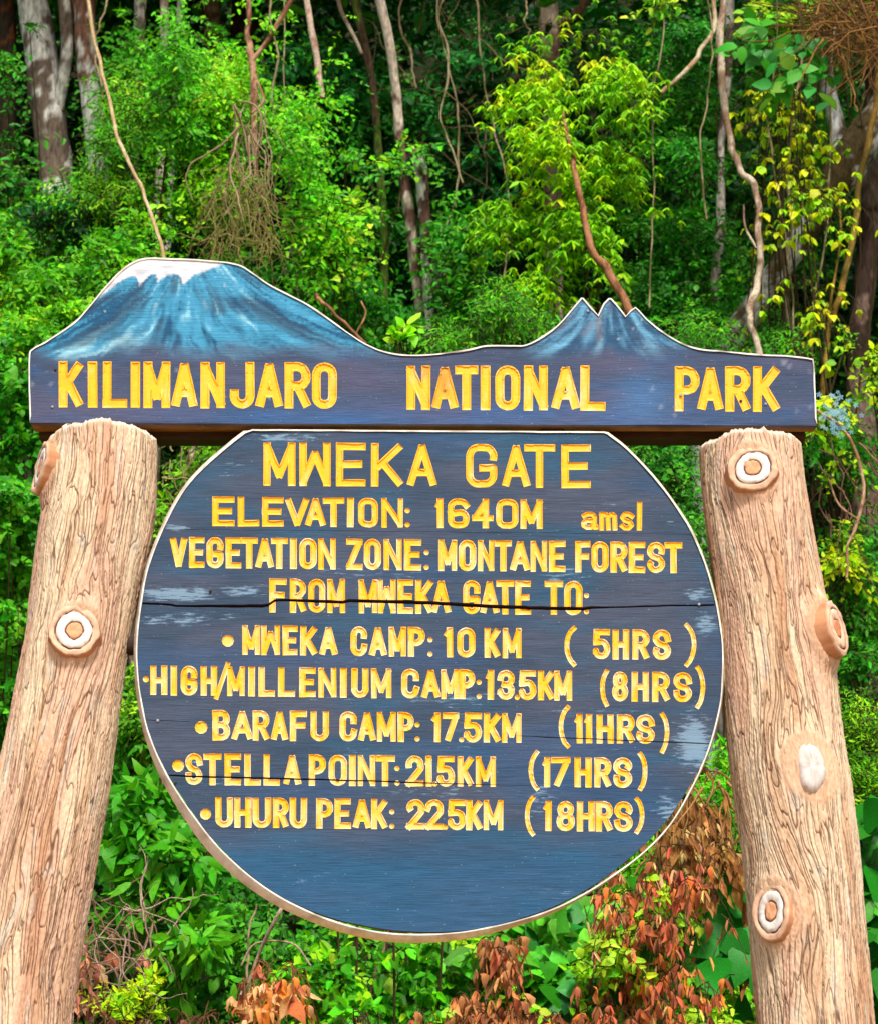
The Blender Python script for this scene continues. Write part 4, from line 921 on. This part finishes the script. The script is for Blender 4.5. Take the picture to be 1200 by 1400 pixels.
tree('thick mossy trunk leaning up to the right with white lichen patches', [(960, 520, 5.6, 22), (1050, 390, 5.4, 17), (1110, 300, 5.3, 21), (1160, 220, 5.2, 25), (1230, 110, 5.2, 27), (1260, -30, 5.2, 24)], (84, 70, 44), (196, 196, 196), (1.3, 1.6), [[(1140, 250, 5.25, 14), (1146, 190, 5.3, 12), (1130, 110, 5.4, 10), (1112, -30, 5.5, 10)]], thr=.12)
tree('dark furrowed trunk rising beside the right end of the name board', [(1186, 900, 5.6, 22), (1180, 640, 5.6, 20), (1172, 500, 5.6, 17), (1180, 400, 5.6, 15), (1192, 250, 5.7, 16), (1200, 60, 5.8, 16), (1206, -30, 5.8, 14)], (58, 42, 34), (112, 92, 82), (1.6, 1.6), thr=.1, amp=.17)

# lianas and hanging branches, each a thing of its own
def liana(label, pts, c1=(160, 140, 116), c2=(112, 84, 64), extra=(), name='liana', group='lianas and bare stems', cat='liana', sides=9, amp=.2):
    P, R = pathpx(pts, 9); base = P[-1].copy() if P[-1][2] < P[0][2] else P[0].copy()
    root = thing(name, label, cat, base, group); sd = len(PLANTS)+40; PLANTS.append(name)
    P = P + np.stack([.012*n2(np.arange(len(P))*.35, sd, 1), .012*n2(np.arange(len(P))*.35, sd, 2), 0*P[:, 0]], -1)
    V, F = tube(P, R, sides, amp, sd); link('stem', mesh('stem', V-base, F, bark_col(V, lin(*c1), lin(*c2), 14, sd, .1), True), M_TWIG, root)
    for e in extra:
        P, R = pathpx(e, 6); V, F = tube(P, R, 6, amp, sd+3)
        link('side_branch', mesh('side_branch', V-base, F, bark_col(V, lin(*c1), lin(*c2), 14, sd, .1), True), M_TWIG, root)
    return root
liana('long straw-coloured vine running down to the snowy peak of the board', [(118, -30, 4.6, 2.6), (130, 60, 4.5, 2.6), (150, 130, 4.4, 2.6), (163, 195, 4.3, 2.6), (190, 250, 4.2, 2.6), (210, 300, 4.1, 2.6), (226, 352, 4.0, 2.8), (240, 420, 4.0, 3)], (170, 146, 104), (196, 176, 140))
liana('reddish hanging stem above the tangle of aerial roots', [(341, -30, 4.6, 3.2), (340, 50, 4.6, 4.2), (345, 85, 4.6, 5), (347, 140, 4.6, 5), (350, 230, 4.6, 4)], (168, 130, 104), (110, 70, 52), [[(346, 82, 4.6, 3.5), (370, 50, 4.6, 3.6), (404, -10, 4.6, 4.4), (412, -30, 4.6, 4.4)], [(349, 105, 4.6, 2), (361, 135, 4.55, 1.8), (345, 155, 4.5, 1.6)]])
liana('red-barked stem hanging straight down left of the dark gap', [(418, -30, 5.6, 4.2), (424, 30, 5.6, 4.6), (434, 90, 5.6, 4.6), (440, 135, 5.6, 3.8)], (150, 108, 96), (190, 168, 150))
liana('bare grey branch slanting at top centre', [(452, -30, 6.2, 3), (470, 20, 6.2, 3), (495, 74, 6.1, 2.4)], (140, 118, 104), (190, 170, 150))
liana('bare brown branch bent like an elbow below the lime leaves', [(768, 150, 4.7, 1.4), (776, 190, 4.5, 2.6), (786, 232, 4.4, 4), (797, 290, 4.35, 4.6), (806, 335, 4.3, 5), (832, 374, 4.3, 6), (860, 425, 4.3, 6.4), (900, 520, 4.4, 8)], (156, 110, 78), (110, 70, 46))
liana('pale twisting liana hanging to the top edge of the board near its right end', [(994, -30, 4.3, 4), (984, 40, 4.3, 5.2), (983, 90, 4.3, 5.4), (990, 150, 4.3, 5), (1000, 200, 4.3, 4.8), (1012, 235, 4.25, 4.6), (1033, 262, 4.2, 4.4), (1038, 340, 4.1, 4.6), (1036, 385, 4.1, 5), (1024, 425, 4.0, 5), (1027, 450, 4.0, 4.6), (1040, 500, 4.0, 5)], (186, 172, 150), (130, 106, 86), [[(1034, 340, 4.1, 2), (1018, 310, 4.2, 1.5), (1016, 280, 4.2, 1.2)]])
liana('short pale branch curving down to a cut tip on the right', [(972, -30, 5.2, 3), (976, 30, 5.2, 3.2), (962, 62, 5.1, 3.2), (940, 92, 5.0, 3.4), (902, 127, 5.0, 3)], (196, 180, 150), (160, 130, 96))
liana('yellow-brown vine stem at the far right edge', [(1204, 90, 4.8, 3.6), (1190, 180, 4.8, 4.4), (1176, 240, 4.8, 4.6), (1164, 330, 4.7, 4.4), (1148, 400, 4.6, 4.6), (1134, 440, 4.6, 4), (1128, 500, 4.5, 4), (1120, 560, 4.5, 3.4)], (150, 118, 54), (110, 92, 40), [[(1146, 270, 4.6, 1.8), (1148, 330, 4.6, 1.8), (1134, 420, 4.55, 2), (1122, 560, 4.5, 1.8)]])
liana('thin arching twig right of the right log post', [(1104, 555, 3.6, 1.6), (1138, 575, 3.6, 2), (1162, 600, 3.6, 2), (1180, 655, 3.5, 2.2), (1172, 710, 3.5, 2.4), (1160, 745, 3.5, 2), (1156, 790, 3.4, 1.6)], (176, 140, 112), (130, 96, 70), [[(1172, 710, 3.5, 1.6), (1146, 690, 3.5, 1.4), (1132, 655, 3.5, 1.2)]])
liana('bare leaning twig crossing behind the lower left rim of the round board', [(330, 1360, 2.6, 2), (352, 1310, 2.6, 2.4), (380, 1255, 2.5, 2.8), (400, 1215, 2.5, 2.6)], (190, 170, 150), (150, 120, 96))
liana('thin pale twig standing beside the leaning one at lower left', [(336, 1400, 2.7, 1.6), (340, 1340, 2.7, 1.8), (340, 1290, 2.7, 1.6), (350, 1236, 2.7, 1.3)], (170, 150, 124), (120, 96, 74), [[(330, 1320, 2.6, 1.4), (350, 1290, 2.6, 1.5), (400, 1290, 2.6, 1.5), (425, 1320, 2.6, 1.3)]])
liana('thin stem rising behind the bottom of the round board', [(470, 1420, 2.8, 2.4), (500, 1370, 2.8, 2.2), (518, 1320, 2.8, 2), (530, 1270, 2.8, 1.7)], (130, 100, 80), (90, 70, 54), [[(486, 1400, 2.8, 1.8), (520, 1350, 2.8, 1.7), (560, 1330, 2.8, 1.3)]])
liana('arching brown stem among the dead leaves at lower right', [(772, 1425, 2.4, 4), (795, 1370, 2.4, 4), (812, 1320, 2.4, 3), (814, 1250, 2.4, 2.6), (824, 1200, 2.4, 2)], (120, 84, 60), (150, 110, 84), [[(790, 1372, 2.4, 2.6), (840, 1330, 2.4, 2.4), (900, 1305, 2.4, 2.2), (960, 1310, 2.4, 1.6)], [(778, 1380, 2.4, 3.4), (822, 1366, 2.35, 3.2)]])
liana('pale straight twig showing between the left post and the round board', [(262, 600, 3.4, 4), (264, 640, 3.4, 4.4), (270, 700, 3.4, 4)], (150, 124, 100), (196, 176, 150))
liana('thin green-brown vine looping down at the far left edge', [(-10, 420, 3.8, 2), (14, 450, 3.8, 2), (30, 490, 3.8, 2), (44, 520, 3.7, 1.6)], (170, 140, 90), (120, 110, 60))
liana('bare twig forking above the saddle of the board', [(500, 470, 3.6, 2.2), (470, 440, 3.6, 2.2), (440, 412, 3.6, 2.6), (430, 404, 3.6, 3.2)], (170, 124, 88), (120, 84, 60), [[(486, 458, 3.6, 1.4), (500, 430, 3.6, 1.5), (494, 412, 3.6, 1.2)]])

def tangle(name, label, cat, boxes, Y, n, r, cols, seed, down=1.0, curl=.6, depth=.3, steps=9, L=90, group=None):
    """a knot of many thin curling roots or fronds: nobody could count them"""
    s = scale(Y); parts = []
    cx, cy, rx, ry = boxes; root_p = at(cx, cy+ry, Y)
    rg = np.random.default_rng(seed)
    for i in range(n):
        x, y = cx+rg.uniform(-1, 1)*rx, cy+rg.uniform(-1, 1)*ry
        a = rg.uniform(-.9, .9) if down > .5 else rg.uniform(-math.pi, math.pi); p = at(x, y, Y+rg.normal(0, depth)).astype(float); P = [p]
        for k in range(steps):
            a += rg.normal(0, curl); st = L*s/steps*rg.uniform(.6, 1.3)
            p = p+np.array([math.sin(a)*st, rg.normal(0, .25)*st, -math.cos(a)*st]); a *= (.85 if down > .5 else 1); P.append(p)
        c = mixc(lin(*cols[0]), lin(*cols[1]), rg.uniform(0, 1))
        V, F = tube(catmull(P, 2), np.linspace(1, .35, steps*2+1)*r*s*rg.uniform(.5, 1.3), 4); parts.append((V, F, c))
    V, F, C = join(parts); o = link(name, mesh(name, V-root_p, F, C, True), M_TWIG, None, root_p)
    o['label'] = label; o['category'] = cat; o['kind'] = 'stuff'
    return o
tangle('aerial_roots', 'brown tangle of aerial roots hanging above the snowy peak', 'roots', (340, 170, 24, 50), 4.5, 26, 1.7, ((166, 146, 116), (120, 96, 70)), 3, L=150, curl=.22)
tangle('aerial_roots', 'fine matted root mass at the bottom of the hanging tangle', 'roots', (330, 280, 42, 55), 4.55, 170, 1.0, ((160, 150, 90), (100, 96, 44)), 4, L=80, curl=.5)
tangle('dead_fronds', 'rusty heap of dead fern fronds in the top right corner', 'fronds', (1165, 35, 58, 40), 4.4, 300, 1.5, ((70, 52, 26), (150, 108, 58)), 5, down=0, L=105, curl=.16)
tangle('dead_fronds', 'dry straw fronds hanging beside the right post above the dead leaves', 'fronds', (955, 1110, 60, 60), 2.6, 70, 1.4, ((190, 140, 86), (140, 96, 56)), 6, L=100, curl=.2, depth=.25)
tangle('bare_twigs', 'grey web of bare twigs in the shaded gap at top centre', 'twigs', (620, 110, 60, 90), 6.8, 34, 1.5, ((150, 130, 104), (110, 96, 60)), 7, down=0, L=190, curl=.28)
tangle('bare_twigs', 'thin pale twigs between the left post and the round board', 'twigs', (255, 650, 34, 60), 3.2, 40, 1.2, ((160, 160, 100), (130, 110, 80)), 8, down=0, L=90, curl=.3)
tangle('bare_twigs', 'thin bare twigs hanging right of the right post', 'twigs', (1150, 660, 40, 70), 4.0, 24, 1.2, ((160, 120, 100), (110, 84, 64)), 9, L=120, curl=.3)
tangle('bare_twigs', 'dry pale twigs low beside the foot of the left post', 'twigs', (170, 1300, 50, 70), 2.3, 70, 1.3, ((176, 156, 136), (120, 84, 70)), 10, down=0, L=90, curl=.3)

# leafy plants
plant('climbing_vine', 'continuous mid green wall of creeper behind the left trunks and shrubs', 'vine', [(190, 110, 60, 90), (140, 330, 120, 70), (300, 400, 120, 80), (40, 450, 80, 80), (40, 300, 60, 60), (360, 120, 70, 90)], 6.4, 1200, 8, 12, 48, GRN['mid'][:3]+GRN['deep'][1:2], 'ovate', .7, .5, 42, .0, 60, 'climbing plants on the bank')
plant('climbing_vine', 'continuous green wall of creeper in the middle distance behind the saddle of the name board', 'vine', [(520, 150, 140, 120), (560, 330, 150, 100), (700, 420, 120, 60), (430, 330, 60, 120)], 7.5, 1050, 8, 12, 48, GRN['deep'][:3]+GRN['mid'][:1]+GRN['teal'][1:], 'ovate', .7, .7, 38, .15, 60, 'climbing plants on the bank')
plant('climbing_vine', 'continuous green wall of creeper in the middle distance above the board\'s right half', 'vine', [(930, 150, 140, 120), (960, 330, 140, 110), (1130, 250, 80, 200), (1080, 460, 120, 60)], 7.3, 1250, 8, 12, 48, GRN['deep'][1:]+GRN['mid'][:2], 'ovate', .7, .7, 38, .1, 60, 'climbing plants on the bank')
VG = 'climbing plants on the bank'; SH = 'leafy shrubs on the bank'
plant('climbing_vine', 'bright green curtain of small-leaved vine covering the trees at upper left', 'vine', [(300, 130, 75, 110), (240, 90, 40, 70), (400, 200, 50, 130), (440, 330, 50, 60), (290, 250, 60, 70), (250, 180, 45, 90)], 5.0, 1500, 9, 9.5, 46, GRN['bright'], 'ovate', .7, .6, 48, -.12, 260, VG)
plant('climbing_vine', 'lime green column of drooping leaflets at upper right of centre', 'vine', [(770, 80, 70, 60), (840, 110, 60, 55), (745, 190, 55, 60), (840, 230, 50, 70), (790, 300, 60, 80), (735, 380, 50, 60), (730, 130, 45, 40), (800, 400, 60, 40), (690, 300, 40, 50)], 5.2, 780, 12, 16.5, 46, GRN['lime'], 'lance', .9, .5, 36, .2, 300, VG, whorl=6, down=.8, cj=.2)
plant('climbing_vine', 'sparse yellow-green leaves dangling on thin stems right of the twisting liana', 'vine', [(1075, 190, 45, 60), (1095, 260, 60, 70), (1060, 130, 45, 50), (1090, 360, 40, 60), (1120, 430, 30, 50)], 4.7, 130, 8, 15, 54, GRN['yellow'], 'ovate', 1.1, .5, 22, .3, 260, VG, whorl=4, down=1.1)
plant('leafy_shrub', 'mid green feathery shrub in front of the lichen-blotched trunk', 'shrub', [(150, 62, 34, 16), (150, 200, 45, 50), (190, 150, 40, 60), (150, 270, 80, 40)], 5.6, 640, 9, 9.5, 44, GRN['mid']+[(120, 170, 50)], 'lance', .5, .6, 42, .05, 160, SH)
plant('leafy_shrub', 'broad green shrub filling the left side above the name board', 'shrub', [(60, 380, 90, 60), (150, 350, 70, 60), (40, 460, 70, 50), (110, 420, 60, 40), (20, 320, 60, 40)], 4.4, 950, 9, 12, 42, GRN['mid']+[(126, 160, 40)], 'ovate', .6, .5, 44, -.05, 260, SH)
plant('leafy_shrub', 'dark teal shrub in shade between the left shrub and the vine curtain', 'shrub', [(80, 290, 60, 30), (200, 310, 60, 40), (100, 300, 120, 30)], 5.6, 220, 8, 12, 44, GRN['teal'], 'ovate', .4, .4, 40, .0, 60, SH)
plant('climbing_vine', 'shaded ivy-like vine along the left edge beside the left post', 'vine', [(20, 560, 50, 90), (20, 680, 45, 90), (10, 800, 40, 110), (5, 940, 30, 80), (0, 1040, 25, 60)], 3.8, 800, 9, 12, 38, GRN['deep'][1:]+GRN['mid'][2:], 'heart', .6, .45, 40, -.15, 200, VG)
plant('leafy_shrub', 'deep green shrub behind the saddle and middle of the name board', 'shrub', [(480, 400, 60, 50), (520, 250, 60, 60), (640, 330, 80, 60), (560, 440, 80, 50), (450, 260, 50, 90), (620, 440, 80, 50)], 6.2, 780, 8, 11, 46, GRN['deep']+[(60, 110, 34)], 'ovate', .5, .7, 44, .08, 140, SH)
plant('leafy_shrub', 'teal-tinted broad-leaved shrub in the dark top centre', 'shrub', [(480, 120, 50, 50), (580, 170, 40, 60), (640, 60, 60, 50), (420, 80, 40, 70), (680, 230, 50, 60)], 7.0, 420, 8, 14, 50, GRN['teal']+[(54, 124, 30)], 'ovate', .5, .5, 46, .15, 100, SH)
plant('climbing_vine', 'light green creeper trailing out from the vine curtain towards the centre', 'vine', [(500, 280, 40, 22), (450, 300, 40, 30), (540, 215, 18, 22), (470, 350, 35, 30)], 5.0, 70, 8, 12, 60, GRN['bright'][1:], 'heart', .4, .3, 30, .05, 120, VG)
plant('leafy_shrub', 'dark glossy shrub between the lime column and the twisting liana', 'shrub', [(930, 200, 50, 80), (940, 330, 70, 80), (960, 430, 80, 60), (890, 400, 50, 60), (930, 60, 60, 60)], 6.0, 950, 8, 9.5, 44, GRN['deep']+[(36, 90, 64)], 'ovate', .5, .6, 38, .02, 140, SH)
plant('leafy_shrub', 'green shrub just above the board between the two painted peaks', 'shrub', [(680, 420, 60, 50), (620, 470, 60, 30), (730, 440, 50, 30), (960, 460, 90, 30), (1060, 470, 60, 25)], 4.4, 420, 8, 11, 40, GRN['mid'], 'lance', .7, .4, 38, .0, 140, SH)
plant('leafy_shrub', 'dense dark shrub behind the posts right of the round board', 'shrub', [(900, 640, 60, 60), (930, 720, 50, 60), (870, 600, 50, 30), (950, 800, 40, 60)], 3.6, 460, 8, 9, 36, GRN['deep']+GRN['mid'][:2], 'ovate', .5, .4, 34, -.15, 80, SH)
plant('leafy_shrub', 'yellow-leaved sprigs by the right end of the name board', 'shrub', [(1130, 640, 30, 40), (1195, 500, 30, 40), (1130, 560, 25, 25), (1150, 760, 30, 50)], 3.9, 90, 7, 14, 40, GRN['yellow'][:3], 'ovate', .9, .3, 24, .2, 140, SH)
plant('leafy_shrub', 'dark leafy shrub right of the right post', 'shrub', [(1150, 620, 60, 90), (1170, 780, 60, 90), (1180, 900, 50, 90)], 4.4, 620, 8, 10, 40, GRN['deep']+GRN['mid'][:2], 'ovate', .6, .5, 36, -.05, 120, SH)
plant('fern', 'fine bright feathery fern at the right edge', 'fern', [(1180, 990, 45, 50), (1190, 1070, 45, 60), (1175, 1040, 30, 60)], 3.2, 420, 12, 8, 46, GRN['mid'][2:]+GRN['lime'][:3], 'lance', .5, .3, 30, -.2, 120, SH, flat=.85)
plant('broad_leaf_vine', 'large dark green leaves at the lower right corner', 'vine', [(1185, 1180, 35, 60), (1190, 1280, 30, 70), (1190, 1370, 30, 50)], 2.6, 70, 5, 44, 60, [(20, 92, 24), (34, 120, 30), (60, 146, 40)], 'heart', .8, .3, 40, -.3, 200, VG, face=(0, -.9, .4))
plant('leafy_shrub', 'yellow-green twiggy growth between the left post and the round board', 'shrub', [(270, 640, 50, 45), (225, 720, 30, 70), (200, 960, 40, 60), (290, 600, 40, 20)], 3.4, 330, 8, 11, 36, GRN['mid'][1:]+GRN['lime'][:2]+GRN['olive'], 'ovate', .6, .4, 34, -.1, 160, SH)
plant('leafy_shrub', 'sprig of light new leaves poking above the board saddle', 'shrub', [(545, 470, 12, 8)], 2.6, 7, 5, 20, 24, GRN['bright'][2:], 'ovate', .2, .1, 30, -1, 35, SH, dirv=(0, -.2, .9), spread=.4)
plant('broad_leaf_shrub', 'glossy lance-leaved shrub beside the lower left curve of the round board', 'shrub', [(200, 1080, 50, 50), (190, 1150, 45, 60), (240, 1180, 60, 50), (220, 1240, 60, 45), (260, 1280, 60, 40)], 2.7, 220, 8, 29, 44, [(34, 110, 14), (54, 140, 18), (84, 168, 26), (128, 192, 44)], 'lance', .5, .35, 50, -.2, 300, SH, dirv=(0, -.5, .35), flat=.55, cj=.14)
plant('leafy_shrub', 'small-leaved green growth behind the glossy lance-leaved shrub', 'shrub', [(200, 1010, 60, 60), (180, 1130, 60, 120), (300, 1250, 90, 60), (420, 1310, 110, 50), (350, 1370, 160, 40)], 3.3, 800, 8, 13, 36, GRN['deep'][1:]+GRN['mid'], 'ovate', .6, .4, 44, -.1, 120, SH)
plant('leafy_shrub', 'yellowish bushy herb at the foot of the left post', 'herb', [(195, 1370, 30, 40), (170, 1390, 40, 20)], 2.1, 60, 9, 14, 30, GRN['lime'][1:]+[(120, 180, 40)], 'lance', .2, .2, 20, -.1, 120, SH, dirv=(0, -.2, .9), spread=.4)
plant('leafy_shrub', 'bright green tangle of medium leaves under the bottom of the round board', 'shrub', [(560, 1330, 70, 50), (460, 1330, 60, 40), (660, 1300, 60, 30), (600, 1380, 120, 30), (500, 1390, 80, 25)], 2.9, 420, 7, 19, 40, GRN['mid'][1:]+GRN['bright'][:3], 'ovate', .6, .35, 40, -.2, 260, SH)
plant('broad_leaf_vine', 'light green climbing leaves right of the bottom of the round board', 'vine', [(740, 1270, 60, 40), (780, 1310, 60, 50), (840, 1270, 50, 40), (700, 1330, 60, 50), (850, 1340, 80, 50)], 2.8, 190, 6, 32, 50, [(52, 134, 30), (70, 158, 40), (96, 180, 60), (60, 150, 90)], 'heart', .5, .3, 46, -.2, 280, VG, face=(0, -.8, .6))
plant('leafy_shrub', 'vivid green grassy growth behind the dry leaves at right', 'shrub', [(930, 1100, 50, 60), (990, 1060, 30, 70), (960, 1180, 60, 60), (900, 1380, 120, 30), (990, 1350, 40, 60), (880, 1200, 60, 60)], 3.2, 560, 9, 14, 40, GRN['bright'], 'lance', .5, .4, 40, -.2, 160, SH)
plant('broad_leaf_vine', 'few very large heart-shaped leaves left of the right post', 'vine', [(1000, 1270, 22, 50), (985, 1380, 25, 25), (870, 1290, 30, 20)], 2.3, 9, 3, 60, 40, [(20, 100, 34), (30, 122, 44), (50, 140, 60)], 'heart', .8, .15, 40, -1, 27, VG, face=(0, -.95, .25))
DM = M_DRY
plant('dead_leaf_cluster', 'cluster of orange dead leaves under the lower left of the round board', 'dead leaves', [(365, 1315, 35, 25), (335, 1340, 20, 30), (395, 1320, 22, 18)], 2.3, 26, 4, 27, 26, GRN['dry']+[(214, 112, 40)], 'dry', 1.3, .15, 30, -.4, 100, 'dead leaf clusters', mat=DM, twigcol=(120, 70, 50), whorl=4, down=1.5)
plant('dead_leaf_cluster', 'dull maroon dead leaves along the bottom beside the left post', 'dead leaves', [(135, 1340, 30, 40), (150, 1390, 60, 25), (260, 1390, 70, 20), (330, 1390, 60, 20), (128, 1270, 20, 30)], 2.3, 70, 4, 26, 30, GRN['maroon']+[(170, 84, 50)], 'dry', 1.2, .25, 30, -.1, 260, 'dead leaf clusters', mat=DM, twigcol=(120, 80, 64), whorl=4, down=1.2)
plant('dead_leaf_cluster', 'small patch of yellow-orange dead leaves at the bottom left of centre', 'dead leaves', [(490, 1390, 40, 18)], 2.2, 20, 4, 24, 24, [(214, 130, 40), (200, 110, 60), (190, 150, 50)], 'dry', 1.2, .1, 30, -.4, 80, 'dead leaf clusters', mat=DM, whorl=4, down=1.5)
plant('dead_leaf_cluster', 'brown dead leaves hanging below the bottom of the round board', 'dead leaves', [(680, 1330, 35, 40), (650, 1380, 60, 30), (730, 1390, 60, 20), (690, 1300, 22, 18)], 2.3, 120, 5, 21, 30, [(156, 100, 66), (184, 116, 74), (206, 136, 86), (214, 128, 50)], 'dry', 1.3, .2, 30, -.1, 280, 'dead leaf clusters', mat=DM, whorl=4, down=1.5)
plant('dead_leaf_cluster', 'large rusty mass of dead leaves between the round board and the right post', 'dead leaves', [(870, 1210, 60, 45), (840, 1250, 40, 40), (900, 1260, 50, 40), (940, 1200, 40, 40), (880, 1340, 70, 40), (830, 1370, 50, 30), (970, 1330, 40, 40), (900, 1390, 110, 20), (790, 1390, 60, 16)], 2.15, 210, 5, 19, 36, GRN['dry']+[(196, 112, 84), (150, 90, 60)], 'dry', 1.3, .3, 34, -.02, 300, 'dead leaf clusters', mat=DM, whorl=4, down=1.5)
plant('broad_leaf_epiphyte', 'large green leaves hanging under the dead fronds at top right', 'epiphyte', [(1045, 45, 45, 22), (1090, 60, 35, 35), (1090, 110, 35, 18)], 4.3, 18, 4, 30, 36, [(40, 120, 50), (60, 146, 40), (90, 160, 50)], 'ovate', 1.0, .2, 40, -1, 56, VG, face=(0, -.9, .4))
plant('leafy_shrub', 'lit green spray at the very top right of centre', 'shrub', [(1050, 20, 50, 24), (1130, 10, 60, 16), (900, 10, 30, 14)], 5.2, 60, 8, 16, 46, GRN['bright'][1:]+GRN['lime'][:2], 'ovate', .6, .3, 30, -.1, 80, SH)
plant('leafy_shrub', 'dark upright foliage at the top left corner', 'shrub', [(12, 220, 24, 70), (8, 90, 16, 60)], 6.0, 90, 8, 11, 40, GRN['deep'], 'ovate', .6, .4, 36, .1, 60, SH)
plant('dead_leaf_cluster', 'straw-coloured drooping dead leaves along the lower right edge of the round board', 'dead leaves', [(950, 1110, 50, 50), (980, 1160, 35, 50), (925, 1150, 40, 30)], 2.45, 80, 5, 25, 44, GRN['straw'], 'dry', 1.3, .3, 30, -.1, 280, 'dead leaf clusters', mat=M_DRY, down=1.1, flat=.4)
plant('leafy_shrub', 'fresh yellow-green undergrowth along the bottom right of the picture', 'shrub', [(960, 1390, 60, 30), (850, 1300, 90, 60), (900, 1230, 60, 40), (760, 1390, 60, 20)], 2.35, 110, 8, 17, 40, GRN['bright'][1:]+GRN['lime'][1:3], 'ovate', .5, .3, 30, -.05, 240, 'leafy shrubs on the bank')
# thin stems that hang across the top of the picture
for k, (x, y1, Yk, rr_, wh) in enumerate([(150, 190, 6.0, 1.6, 'thin vine left of the straw-coloured one, over the lichen-blotched trunk'), (376, 300, 4.8, 1.6, 'thin vine just right of the reddish hanging stem'), (388, 420, 4.9, 1.2, 'faint vine down the right side of the vine curtain'), (560, 120, 6.4, 1.8, 'thin vine over the speckled slanting trunk'), (600, 330, 6.3, 1.5, 'thin vine beside the short forked trunk'), (625, 250, 6.1, 1.8, 'grey vine in the middle of the twig web'), (650, 380, 6.2, 1.4, 'thin vine left of the lime green column'), (700, 60, 5.6, 1.6, 'short vine at the top left of the lime green column'), (905, 420, 5.0, 1.3, 'thin vine right of the lime green column'), (958, 300, 5.0, 1.8, 'brown vine just left of the twisting liana'), (1064, 520, 4.4, 1.4, 'thin yellow-brown vine down to the board near its right end'), (1092, 500, 4.5, 1.8, 'mossy vine among the dangling yellow leaves'), (1150, 640, 4.6, 1.6, 'thin vine between the yellow leaves and the furrowed trunk')]):
    rg = np.random.default_rng(k+50); pts_ = []; xx = x
    for yy in np.linspace(-30, y1, 7): pts_.append((xx, yy, Yk, rr_*rg.uniform(.7, 1.2))); xx += rg.normal(0, 9)
    liana(wh, pts_, (158, 142, 112), (100, 96, 60), sides=5)
# pale blue flecks added in place of sky gaps by the board's right end
fl = thing('sky_flecks', 'pale blue flecks standing in for sky gaps beside the lower right corner of the name board', 'sky gaps', at(1140, 600, 3.6))
fb_ = np.array(fl.location)
for k in range(60):
    p = at(1140+RNG.normal(0, 12), 567+RNG.normal(0, 15), 3.6+RNG.normal(0, .05)); r = RNG.uniform(3, 5)*scale(3.6); a0 = RNG.uniform(0, 6)
    V = [p-fb_+np.array([0, -.004, 0])]; F = []
    for q in range(5):
        a = a0+q*math.tau/5; i = len(V)
        for da, rr in ((-.35, .7), (0, 1.1), (.35, .7)): V.append(p-fb_+np.array([math.cos(a+da)*rr*r, -.004*rr, math.sin(a+da)*rr*r]))
        F.append([0, i, i+1, i+2])
    link('sky_fleck', mesh('sky_fleck', V, F, np.broadcast_to(lin(150, 200, 226), (len(V), 3))), M_LEAF, fl)
